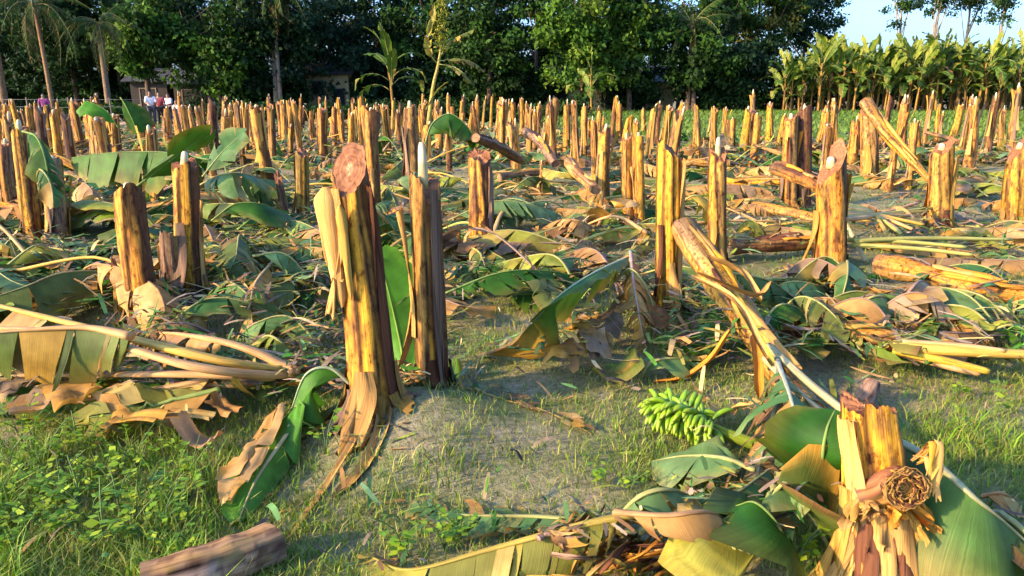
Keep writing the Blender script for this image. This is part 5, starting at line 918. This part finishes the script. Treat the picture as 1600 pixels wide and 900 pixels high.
for i, (px, py) in enumerate(spots):
    p = G(px + rg.normal(0, 3), py); v = WV[i % 5]; inleft = i < 60
    t = thing('weed', f'small bright broad leaved weed in the lower left grass, {ordinal(i + 1)} from the left' if inleft else f'small leafy weed on open ground beyond the lush grass, {ordinal(i - 59)} from the left', 'weed', (p[0], p[1], gz(p)), 'weeds in the lower left grass' if inleft else 'weeds on bare ground', rot=(0, 0, rg.uniform(0, 6.28)))
    sc_ = rg.uniform(.8, 1.6); obj('stem', v[0], t, scale=(sc_,) * 3); obj('foliage', v[1], t, scale=(sc_,) * 3)

# ------------------------------------------------------------------ background: trees, palms, grove, houses, people
def fx(px, d): return float(D(px, 149, d)[0])
def zy(py, d): return float(D(800, py, d)[2])
def crown(mb, rg, c, rx, ry, rz, clumps, per, lsize, pal, cl_r=(.5, 1.0), shell=.45):
    for i in range(clumps):
        v = rg.normal(0, 1, 3); v /= np.linalg.norm(v); q = v * (shell + (1 - shell) * rg.random()) ; cc = np.array(c) + q * [rx, ry, rz]; cr = rg.uniform(*cl_r); tone = pal[rg.integers(len(pal))] * rg.uniform(.75, 1.25)
        n = int(per * rg.uniform(.6, 1.4)); u = rg.normal(0, 1, (n, 3)); u /= np.linalg.norm(u, axis=1)[:, None]; p = cc + u * cr * (rg.random((n, 1)) ** .5) * [1.15, 1.15, .8]
        d = rg.normal(0, 1, (n, 3)) + [0, 0, -.5]; d /= np.linalg.norm(d, axis=1)[:, None]; s = np.cross(d, u + rg.normal(0, .5, (n, 3))); s /= np.linalg.norm(s, axis=1)[:, None] + 1e-6; L_ = (lsize * rg.uniform(.6, 1.5, n))[:, None]
        V = np.stack([p, p + d * L_ * .5 + s * L_ * .28, p + d * L_, p + d * L_ * .5 - s * L_ * .28], 1)
        mb.add(V, np.arange(n * 4).reshape(-1, 4), np.repeat(tone * rg.uniform(.7, 1.3, (n, 1)), 4, 0))
def limb_tree(label, px, d, h, crown_z, rx, rz, seed, pal, clumps=46, per=95, lsize=.24, trunk=.22, lean=0., bark=(.16, .12, .09), name='broadleaf_tree', cl_r=(.6, 1.2), shell=.35, ry=None):
    rg = np.random.default_rng(seed); x = fx(px, d); b = np.array([x, d, float(terrain(x, d))]); t = thing(name, label, 'tree', tuple(b), 'trees behind the field'); mt = MB(); mc = MB()
    top = b + [lean, 0, h * .9]; P = smooth_path([b - [0, 0, .1], b + [lean * .3 + rg.normal(0, .1), 0, h * .4], top], 16); tube(mt, P, trunk * (1.15 - .95 * np.linspace(0, 1, 16)), 10, np.array(bark)); cz = np.array([b[0] + lean * .7, d, crown_z])
    for i in range(9):
        k = rg.integers(5, 14); v = rg.normal(0, 1, 3); v[2] = abs(v[2]) * .6; v /= np.linalg.norm(v); e = cz + v * [rx * .8, rx * .6, rz * .7]; tube(mt, smooth_path([P[k], (P[k] + e) / 2 + [0, 0, -.2], e], 7), trunk * .35 * np.linspace(1, .25, 7), 6, np.array(bark))
    crown(mc, rg, cz, rx, ry or rx * .7, rz, clumps, per, lsize, pal, cl_r, shell)
    obj('trunk', mt.mesh('trunk', M_BARK, b), t); obj('crown', mc.mesh('crown', M_FOL, b, smooth=False), t); return t
DKG = np.array([(.010, .028, .008), (.014, .036, .009), (.02, .048, .011)]); MDG = np.array([(.024, .065, .010), (.036, .085, .013), (.02, .05, .011)]); LTG = np.array([(.07, .15, .015), (.05, .12, .013), (.10, .17, .02), (.035, .085, .012)]); YLG = np.array([(.16, .17, .035), (.11, .14, .03), (.2, .19, .05)]); BLG = np.array([(.014, .04, .018), (.022, .052, .024), (.012, .03, .014)])  # dark greens paint in the deep shade at left, light greens the sunlit crowns
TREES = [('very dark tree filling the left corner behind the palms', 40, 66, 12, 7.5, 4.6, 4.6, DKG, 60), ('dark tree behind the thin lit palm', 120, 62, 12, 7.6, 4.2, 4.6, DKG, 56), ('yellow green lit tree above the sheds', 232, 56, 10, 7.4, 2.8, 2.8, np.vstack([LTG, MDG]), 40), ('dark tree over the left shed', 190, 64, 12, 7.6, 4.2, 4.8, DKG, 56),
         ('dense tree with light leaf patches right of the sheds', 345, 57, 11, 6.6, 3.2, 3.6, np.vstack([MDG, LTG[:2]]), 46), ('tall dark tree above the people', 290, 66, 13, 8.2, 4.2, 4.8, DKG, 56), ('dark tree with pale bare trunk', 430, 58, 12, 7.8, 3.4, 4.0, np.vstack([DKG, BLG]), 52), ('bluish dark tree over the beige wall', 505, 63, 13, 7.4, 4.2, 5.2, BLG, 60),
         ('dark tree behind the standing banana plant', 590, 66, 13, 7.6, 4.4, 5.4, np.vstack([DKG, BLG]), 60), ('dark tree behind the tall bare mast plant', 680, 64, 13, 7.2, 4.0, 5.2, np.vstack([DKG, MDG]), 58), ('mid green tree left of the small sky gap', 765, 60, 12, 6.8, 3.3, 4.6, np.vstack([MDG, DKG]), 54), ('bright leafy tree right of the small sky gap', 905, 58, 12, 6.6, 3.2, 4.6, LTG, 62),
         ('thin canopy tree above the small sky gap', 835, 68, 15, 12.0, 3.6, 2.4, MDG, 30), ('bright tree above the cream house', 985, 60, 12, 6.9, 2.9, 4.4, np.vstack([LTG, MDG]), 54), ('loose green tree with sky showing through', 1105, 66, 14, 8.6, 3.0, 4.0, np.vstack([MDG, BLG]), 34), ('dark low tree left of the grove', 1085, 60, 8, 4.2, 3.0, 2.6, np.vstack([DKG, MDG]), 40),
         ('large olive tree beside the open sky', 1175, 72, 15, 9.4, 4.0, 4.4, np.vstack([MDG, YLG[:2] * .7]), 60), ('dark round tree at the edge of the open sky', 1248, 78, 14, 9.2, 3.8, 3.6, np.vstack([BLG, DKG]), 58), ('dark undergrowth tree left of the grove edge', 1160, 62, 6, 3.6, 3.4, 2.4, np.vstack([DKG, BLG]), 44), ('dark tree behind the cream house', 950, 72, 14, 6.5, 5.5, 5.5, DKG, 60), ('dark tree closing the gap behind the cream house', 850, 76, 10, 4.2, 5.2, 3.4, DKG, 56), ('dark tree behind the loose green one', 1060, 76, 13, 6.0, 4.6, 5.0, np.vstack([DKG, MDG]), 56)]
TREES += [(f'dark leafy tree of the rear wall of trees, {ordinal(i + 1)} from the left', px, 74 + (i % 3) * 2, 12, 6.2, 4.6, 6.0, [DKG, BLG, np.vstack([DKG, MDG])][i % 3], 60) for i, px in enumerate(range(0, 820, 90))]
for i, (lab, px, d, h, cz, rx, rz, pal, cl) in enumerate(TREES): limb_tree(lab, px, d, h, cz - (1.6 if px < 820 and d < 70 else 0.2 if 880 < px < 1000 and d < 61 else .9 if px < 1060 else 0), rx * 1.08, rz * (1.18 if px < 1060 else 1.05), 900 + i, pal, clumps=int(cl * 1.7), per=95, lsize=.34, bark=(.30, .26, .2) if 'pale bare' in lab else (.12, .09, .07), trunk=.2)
for i, (lab, px, d, h, lean) in enumerate([('airy gum tree standing at the left end above the grove', 1400, 95, 19, -1.0), ('airy gum tree with pale forked trunk above the grove', 1445, 92, 20, .6), ('dense gum tree third above the grove', 1500, 96, 20, -.4), ('dense gum tree fourth above the grove', 1545, 92, 19, .5), ('gum tree cut by the right edge of the picture', 1610, 94, 19, .3)]):
    limb_tree(lab, px, d, h, 13.8, 2.5, 4.6, 950 + i, np.vstack([MDG, BLG, YLG[1:2] * .6]), clumps=[24, 30, 44, 44, 26][i], per=80, lsize=.32, trunk=.2, lean=lean, bark=(.34, .28, .2), name='gum_tree', cl_r=(.5, 1.1), shell=.2)
# understorey bushes closing the view; dark leaf colour stands in for shade under crowns
rb_ = np.random.default_rng(990)
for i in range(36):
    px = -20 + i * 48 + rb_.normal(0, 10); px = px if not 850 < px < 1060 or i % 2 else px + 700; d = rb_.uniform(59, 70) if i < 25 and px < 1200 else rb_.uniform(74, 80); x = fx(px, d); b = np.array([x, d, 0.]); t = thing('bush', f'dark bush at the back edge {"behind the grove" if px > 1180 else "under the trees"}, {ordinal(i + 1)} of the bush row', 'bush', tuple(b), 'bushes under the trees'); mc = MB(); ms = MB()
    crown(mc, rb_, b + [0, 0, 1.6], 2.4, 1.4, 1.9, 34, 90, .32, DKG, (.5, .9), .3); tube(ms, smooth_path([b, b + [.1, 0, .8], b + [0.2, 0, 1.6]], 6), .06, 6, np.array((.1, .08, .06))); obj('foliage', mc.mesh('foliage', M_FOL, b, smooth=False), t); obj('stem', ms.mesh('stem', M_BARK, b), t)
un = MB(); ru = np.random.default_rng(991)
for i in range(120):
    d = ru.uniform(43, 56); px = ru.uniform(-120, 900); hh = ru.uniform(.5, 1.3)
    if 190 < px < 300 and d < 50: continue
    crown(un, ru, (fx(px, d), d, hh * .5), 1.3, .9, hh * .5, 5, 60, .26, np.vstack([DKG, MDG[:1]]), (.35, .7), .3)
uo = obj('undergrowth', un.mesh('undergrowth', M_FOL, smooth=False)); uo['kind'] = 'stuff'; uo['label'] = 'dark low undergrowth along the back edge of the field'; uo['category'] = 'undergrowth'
# palms
def frond_mesh(seed, L_=2.6, droopy=1.0, pal=(.03, .07, .012), dry=.06):
    rg = np.random.default_rng(seed); k = 20; a = np.linspace(0, 1, k); P = np.stack([L_ * (a - .18 * a * a * droopy), 0 * a, L_ * (.35 * a - .85 * droopy * a * a)], -1); mb = MB(); tube(mb, P, .035 * (1.1 - a), 5, np.array((.22, .2, .07))); T, S, Nn = frames(P)
    for i in range(2, k):
        for s in (-1, 1):
            for rep in range(2):
                ll = .75 * math.sin(math.pi * (a[i] * .85 + .12)) * rg.uniform(.8, 1.15); dv = S[i] * s * .75 + T[i] * .55 + np.array([0, 0, -.55 - .5 * rg.random()]); dv /= np.linalg.norm(dv); p = P[i] + T[i] * rep * L_ / k / 2; m = p + dv * ll * .5; e = p + dv * ll + np.array([0, 0, -.18 * ll]); w = T[i] * .022
                mb.add([p - w, p + w, m + w * 1.2, m - w * 1.2, e], [np.array([[0, 1, 2, 3]]), np.array([[3, 2, 4]])], np.array((.26, .15, .06)) if rg.random() < dry else np.array(pal) * rg.uniform(.7, 1.4))
    return mb.mesh('frond', M_FOL, smooth=False)
FR = [frond_mesh(1000 + i, 3.6, [.8, 1.0, 1.25, .5][i]) for i in range(4)] + [frond_mesh(1010, 3.2, 1.4, (.07, .08, .02), .25)]
def palm(label, px, d, ytop, rad, seed, nf=16, lean=0., sc=1., bark=(.26, .17, .10)):
    rg = np.random.default_rng(seed); x = fx(px, d); h = zy(ytop, d); b = np.array([x, d, 0.]); t = thing('palm_tree', label, 'palm', tuple(b), 'palm trees'); mb = MB(); k = 26; P = smooth_path([b, b + [lean * .3, 0, h * .5], b + [lean, 0, h]], k); ring = 1 + .06 * (np.arange(k) % 2)
    tube(mb, P, rad * (1.2 - .35 * np.linspace(0, 1, k)) * ring, 10, np.array(bark)); obj('trunk', mb.mesh('trunk', M_BARK, b), t)
    for i in range(nf): o = obj('frond', FR[4] if i < 3 else FR[rg.integers(4)], t, loc=tuple(P[-1] - b), rot=(0, rg.uniform(-.75, .35) if i >= 3 else .45, i * 2.4 + rg.normal(0, .2)), scale=(sc,) * 3)
palm('coconut palm trunk cut by the left edge of the picture', 5, 44, -45, .19, 1); palm('slim palm with sunlit trunk and drooping fronds', 80, 44, 10, .11, 2, lean=-.2, sc=.95); palm('third palm with dark drooping fronds beside the sheds', 168, 47, 38, .16, 3, sc=.85, bark=(.22, .17, .12)); palm('palm with feathery crown between dark trees left of the beige wall', 438, 57, -15, .13, 4, sc=.95, bark=(.2, .17, .13)); palm('yellowish palm above the cream house', 1075, 60, 40, .16, 5, sc=1.0)
# standing banana plants
def arc_leaf(seed, L_, W, el, bend, pal):
    q = np.random.default_rng(seed); a = np.linspace(0, 1, 14); th = el - bend * a ** 1.2; P = np.stack([np.cumsum(np.cos(th)) * L_ / 14, 0 * a, np.cumsum(np.sin(th)) * L_ / 14], -1)
    rb, bl = leaf_mesh(P, W, q, fold=.3, droop=.9, tears=5, gap=.12, pal=pal, pet=.18, rib=.035, nv=4, res=.35, drape=False); m = MB()
    for s_ in (rb, bl):
        for V_, C_, U_ in zip(s_.V, s_.C, s_.U): pass
    off = 0; V_ = np.concatenate(rb.V + bl.V); C_ = np.concatenate(rb.C + bl.C); U_ = np.concatenate(rb.U + bl.U); m.add(V_, [f for f in rb.F] + [f + rb.n for f in bl.F], C_, U_); return m.mesh('leaf', M_LEAF)
PAL['grove'] = (np.array([(.05, .13, .016), (.08, .17, .02), (.14, .21, .026)]), .06); PAL['young'] = (np.array([(.20, .28, .035), (.24, .29, .04)]), .02)
AL = [arc_leaf(1100 + i, 2.5, .62, [1.38, 1.2, 1.0, .8, 1.3][i], [1.0, 1.5, 1.9, 2.2, .8][i], 'grove') for i in range(5)]; AY = [arc_leaf(1120 + i, 1.9, .42, 1.45, .35, 'young') for i in range(2)]; AD = [arc_leaf(1130, 1.9, .4, .3, 2.2, 'dry')]
MS = []
for i in range(3):
    q = np.random.default_rng(1140 + i); rr, C = stem_surface(q, .085, 14, 12, 3, .62, [OCHR, ORNG * .8, OLIV, BRWN], None); mb = MB(); tube(mb, smooth_path([(0, 0, -.05), (q.normal(0, .04), 0, 1.5), (q.normal(0, .06), 0, 3.1)], 14), rr, 12, C); MS.append(mb.mesh('stem', M_STEM))
def banana_plant(label, x, y, s, seed, group='standing banana plants', nl=9):
    q = np.random.default_rng(seed); t = thing('banana_plant', label, 'banana plant', (x, y, float(terrain(x, y))), group, rot=(q.normal(0, .03), q.normal(0, .03), q.uniform(0, 6.28))); t.scale = (s, s, s); obj('stem', MS[q.integers(3)], t)
    for i in range(nl): obj('leaf', AL[q.integers(5)], t, loc=(0, 0, 1.45 + .16 * i), rot=(0, -.15 * (i / nl), i * 2.4 + q.normal(0, .25)))
    obj('leaf', AY[q.integers(2)], t, loc=(0, 0, 3.1), rot=(0, 0, q.uniform(0, 6.28)))
    if q.random() < .6: obj('leaf', AD[0], t, loc=(0, 0, 2.8), rot=(0, 0, q.uniform(0, 6.28)))
q = np.random.default_rng(1200); gpts = []
for row, d in enumerate((59, 61, 63.2, 66, 69)):
    for px in np.arange(1222 + row * 9, 1650, 19 if row < 3 else 26): gpts.append((px + q.normal(0, 5), d + q.normal(0, .4), row))
c2 = {}
for i, (px, d, row) in enumerate(sorted(gpts)):
    c2[row] = c2.get(row, 0) + 1; banana_plant(f'leafy banana plant in the {["front", "second", "third", "fourth", "rear"][row]} row of the grove, {ordinal(c2[row])} from its left end', fx(px, d), d, q.uniform(.98, 1.32) * (.85 if px < 1270 else 1), 1300 + i, 'banana plants of the standing grove')
banana_plant('lone banana plant standing under dark trees left of the mast plant', fx(615, 46), 46, 1.15, 1500); banana_plant('banana plant half hidden under the bright tree', fx(925, 54), 54, 1.0, 1501)
# the tall stripped plant behind the middle of the field
d = 27.; x = fx(665, d); b = np.array([x, d, 0.]); tm = thing('stripped_banana_plant', 'tall thin plant with upright shredded yellow spike rising behind the field', 'banana plant', tuple(b)); q = np.random.default_rng(1510)
P = smooth_path([b, D(676, 140, d), D(684, 105, d), D(690, 70, d)], 16); mb = MB(); tube(mb, P, np.linspace(.09, .04, 16), 9, np.array((.36, .32, .08))); obj('stem', mb.mesh('stem', M_STEM, b), tm)
mb = MB(); top = P[-1]
for i in range(700):
    z = q.random(); p = top + [q.normal(0, .09 + .07 * math.sin(z * 3)), q.normal(0, .09), -.2 + z * 1.75]; a = q.uniform(0, 6.28); dv = np.array([math.cos(a) * .6, math.sin(a) * .6, q.uniform(-.9, .5)]) * q.uniform(.06, .16); s = np.array([-math.sin(a), math.cos(a), 0]) * .025; mb.add([p - s, p + s, p + dv + s * .5, p + dv - s * .5], np.array([[0, 1, 2, 3]]), np.array([(.30, .32, .04), (.2, .25, .04), (.40, .38, .06)][q.integers(3)]))
obj('shredded_spike', mb.mesh('shredded_spike', M_FOL, b, smooth=False), tm)
for c in ([(686, 95), (715, 92), (740, 98), (757, 112)], [(686, 100), (710, 105), (725, 115), (738, 130)], [(684, 100), (672, 84), (668, 60), (678, 10)], [(688, 88), (700, 68), (720, 55), (742, 45)]):
    leaf_part(tm, smooth_path([D(u, v, d + q.normal(0, .15)) for u, v in c], 14), .4, q, fold=-.3, droop=1.1, tears=7, gap=.3, pal='yellow' if c[0][0] == 684 else 'olive', rib=.02, nv=4, res=.2, drape=False, pet=.15)
leaf_part(tm, smooth_path([D(665, 172, d), D(678, 148, d), D(690, 135, d), D(700, 128, d)], 12), .3, q, pal='yellow', fold=.2, droop=.3, tears=2, drape=False, rib=.02)
# ---- houses
def house(label, px0, px1, d, wall_h, roof_h, wall_c, roof_c, wins, depth=4., group=None, roof_over=.5):
    x0, x1 = fx(px0, d), fx(px1, d); t = thing('house', label, 'house', ((x0 + x1) / 2, d, 0), group); o = np.array(t.location); mb = MB(); boxm(mb, (x0, d, -.1), (x1, d + depth, wall_h), np.array(wall_c)); w = obj('wall', mb.mesh('wall', M_WALL, o, smooth=False), t)
    mb = MB(); n = 40; xs = np.linspace(x0 - roof_over, x1 + roof_over, n); cor = .03 * (np.arange(n) % 2); V = np.stack([np.stack([xs, np.full(n, d - roof_over), wall_h - .05 + cor], -1), np.stack([xs, np.full(n, d + depth / 2), roof_h + cor], -1), np.stack([xs, np.full(n, d + depth + .4), wall_h - .05 + cor], -1)], 0); mb.add(V, gridf(3, n), np.array(roof_c)); mb.add(V - [0, 0, .05], gridf(3, n)[:, ::-1], np.array(roof_c) * .7); obj('roof', mb.mesh('roof', M_TIN, o, smooth=False), t)
    for (px, z0, z1, wd, nm) in wins:
        xc = fx(px, d); mb = MB(); boxm(mb, (xc - wd / 2, d - .02, z0), (xc + wd / 2, d + .05, z1), np.array((.02, .02, .022))); p = obj(nm, mb.mesh(nm, M_WALL, o, smooth=False), t); mb = MB()
        for lo, hi in (((xc - wd / 2 - .08, d - .06, z0 - .08), (xc - wd / 2, d + .02, z1 + .08)), ((xc + wd / 2, d - .06, z0 - .08), (xc + wd / 2 + .08, d + .02, z1 + .08)), ((xc - wd / 2, d - .06, z1), (xc + wd / 2, d + .02, z1 + .08)), ((xc - wd / 2, d - .06, z0 - .08), (xc + wd / 2, d + .02, z0))): boxm(mb, lo, hi, np.array((.16, .13, .09)))
        obj('frame', mb.mesh('frame', M_WALL, o, smooth=False), p)
house('long cream house with dark windows under the trees', 862, 1052, 63, 2.6, 3.9, (.34, .28, .15), (.08, .07, .065), [(878, .2, 1.9, .9, 'door'), (915, .9, 1.9, .9, 'window'), (955, .3, 2.0, .9, 'door'), (988, .9, 1.9, .8, 'window'), (1022, .8, 1.9, .9, 'window')])
house('beige wall of a small house among the dark trees', 478, 545, 62, 3.2, 4.1, (.3, .24, .12), (.07, .065, .06), [(497, 1.6, 2.6, .8, 'window'), (530, .2, 2.0, .9, 'door')])
house('low open shed with pale tin roof behind the people', 205, 262, 60, 2.6, 3.6, (.035, .03, .028), (.07, .07, .075), [(232, .1, 2.0, 1.2, 'door')]); house('shed with grey tin roof right of the people', 272, 338, 59, 2.4, 3.4, (.04, .035, .03), (.09, .09, .10), [(300, .1, 1.9, 1.4, 'door')])
# ---- wire fence on the left
tf = thing('wire_fence', 'thin wire fence on posts in front of the palms at the left', 'fence', (fx(120, 41), 41, 0)); o = np.array(tf.location)
for px in (-30, 40, 105, 170, 235):
    x = fx(px, 41); mb = MB(); tube(mb, [(x, 41, -.1), (x + .02, 41, .7), (x, 41, 1.4)], .04, 7, np.array((.2, .17, .14))); obj('post', mb.mesh('post', M_BARK, o), tf)
for z in (.5, .9, 1.28):
    mb = MB(); tube(mb, [(fx(px, 41), 40.95, z + .02 * math.sin(px)) for px in (-40, 40, 105, 170, 245)], .009, 5, np.array((.16, .16, .16))); obj('wire', mb.mesh('wire', M_TIN, o), tf)
# ---- people
def skin_mesh(name, pts, edges, radii, mat, parent, col):
    me = bpy.data.meshes.new(name); me.from_pydata(pts, edges, []); o = obj(name, me, parent); m = o.modifiers.new('skin', 'SKIN'); 
    for i, v in enumerate(me.skin_vertices[0].data): v.radius = radii[i] if isinstance(radii[i], tuple) else (radii[i], radii[i]); v.use_root = i == 0
    s = o.modifiers.new('sub', 'SUBSURF'); s.levels = 1; s.render_levels = 2; me.materials.append(mat); return o
def flat(name, c, rough=.8):
    m, nt, n, l = nodes(name); rgb = n.new('ShaderNodeRGB'); rgb.outputs[0].default_value = (*c, 1); v = mapped(nt, 'Object', (9, 9, 9)); nz = N(nt, 'ShaderNodeTexNoise', Scale=1., Detail=3.); l.new(v, nz.inputs['Vector']); t = ramp(nt, nz.outputs[0], [(.3, (.75,) * 3), (.7, (1.15,) * 3)]); fin(nt, mulcol(nt, rgb.outputs[0], t), rough); return m
SK = flat('skin_tone', (.22, .12, .075), .55); HAIR = flat('hair', (.015, .012, .01), .6)
def person(label, px, d, shirt, legs, h=1.66, face=0., arm=0., crouch=0.):
    x = fx(px, d); t = thing('person', label, 'person', (x, d, float(terrain(x, d))), rot=(0, 0, face)); s = h / 1.7; z = lambda v: v * s - crouch * min(1, v / .95); k = crouch
    hip = z(.95); B = [(0, 0, hip), (0, 0, z(1.15)), (0, 0, z(1.38)), (0, 0, z(1.47)), (0, -.01, z(1.56)), (0, -.015, z(1.66)), (-.17, 0, z(1.40)), (-.24, -.03 - .05 * arm, z(1.14)), (-.12 if arm else -.26, -.25 * arm - .04, z(1.10 if arm else .90)), (-.08 if arm else -.26, -.28 * arm - .05, z(1.12 if arm else .82)), (.17, 0, z(1.40)), (.24, -.03 - .05 * arm, z(1.14)), (.12 if arm else .26, -.25 * arm - .04, z(1.10 if arm else .90)), (.08 if arm else .26, -.28 * arm - .05, z(1.12 if arm else .82)),
         (-.10, 0, hip - .04), (-.11, -.04 - .4 * k, max(.3, z(.5))), (-.11, .01, .07), (-.11, -.13, .03), (.10, 0, hip - .04), (.11, -.04 - .4 * k, max(.3, z(.5))), (.11, .01, .07), (.11, -.13, .03)]
    E = [(0, 1), (1, 2), (2, 3), (3, 4), (4, 5), (2, 6), (6, 7), (7, 8), (8, 9), (2, 10), (10, 11), (11, 12), (12, 13), (0, 14), (14, 15), (15, 16), (16, 17), (0, 18), (18, 19), (19, 20), (20, 21)]
    Rr = [(.14, .10), (.13, .095), (.14, .09), .055, (.078, .092), (.072, .085), .055, .045, .035, .03, .055, .045, .035, .03, .085, .06, .042, .035, .085, .06, .042, .035]
    skin_mesh('body', B, E, Rr, SK, t, None); g_ = lambda r_: tuple(v * 1.18 + .012 for v in r_) if isinstance(r_, tuple) else r_ * 1.2 + .012
    ix = [0, 1, 2, 6, 7, 10, 11]; mp = {v: i for i, v in enumerate(ix)}; skin_mesh('shirt', [B[i] for i in ix], [(mp[a], mp[b_]) for a, b_ in E if a in mp and b_ in mp], [g_(Rr[i]) for i in ix], flat('shirt', shirt), t, None)
    ix = [0, 14, 15, 16, 18, 19, 20]; mp = {v: i for i, v in enumerate(ix)}; skin_mesh('trousers', [(B[i][0], B[i][1], B[i][2] + (.05 if i in (16, 20) else 0)) for i in ix], [(mp[a], mp[b_]) for a, b_ in E if a in mp and b_ in mp], [g_(Rr[i]) for i in ix], flat('trousers', legs), t, None)
    skin_mesh('hair', [(0, .02, z(1.60)), (0, .005, z(1.70))], [(0, 1)], [(.088, .088), (.075, .08)], HAIR, t, None)
person('person in a white shirt standing with hands together behind the stumps', 234, 37, (.75, .72, .72), (.04, .04, .05), 1.72, face=.5, arm=1); person('person in a dark red patterned shirt beside the one in white', 248, 37.4, (.25, .03, .05), (.02, .02, .025), 1.68, face=.1); person('person in a pinkish white shirt standing behind the red shirt', 262, 38.2, (.68, .58, .64), (.03, .03, .04), 1.6, face=-.4, arm=1); person('crouching person in a pale blue shirt right of the group', 274, 37.2, (.5, .58, .72), (.04, .05, .08), 1.66, face=-.5, crouch=.35); person('person in a purple top standing far left by the fence', 67, 39, (.22, .03, .16), (.03, .02, .04), 1.6, face=.3)
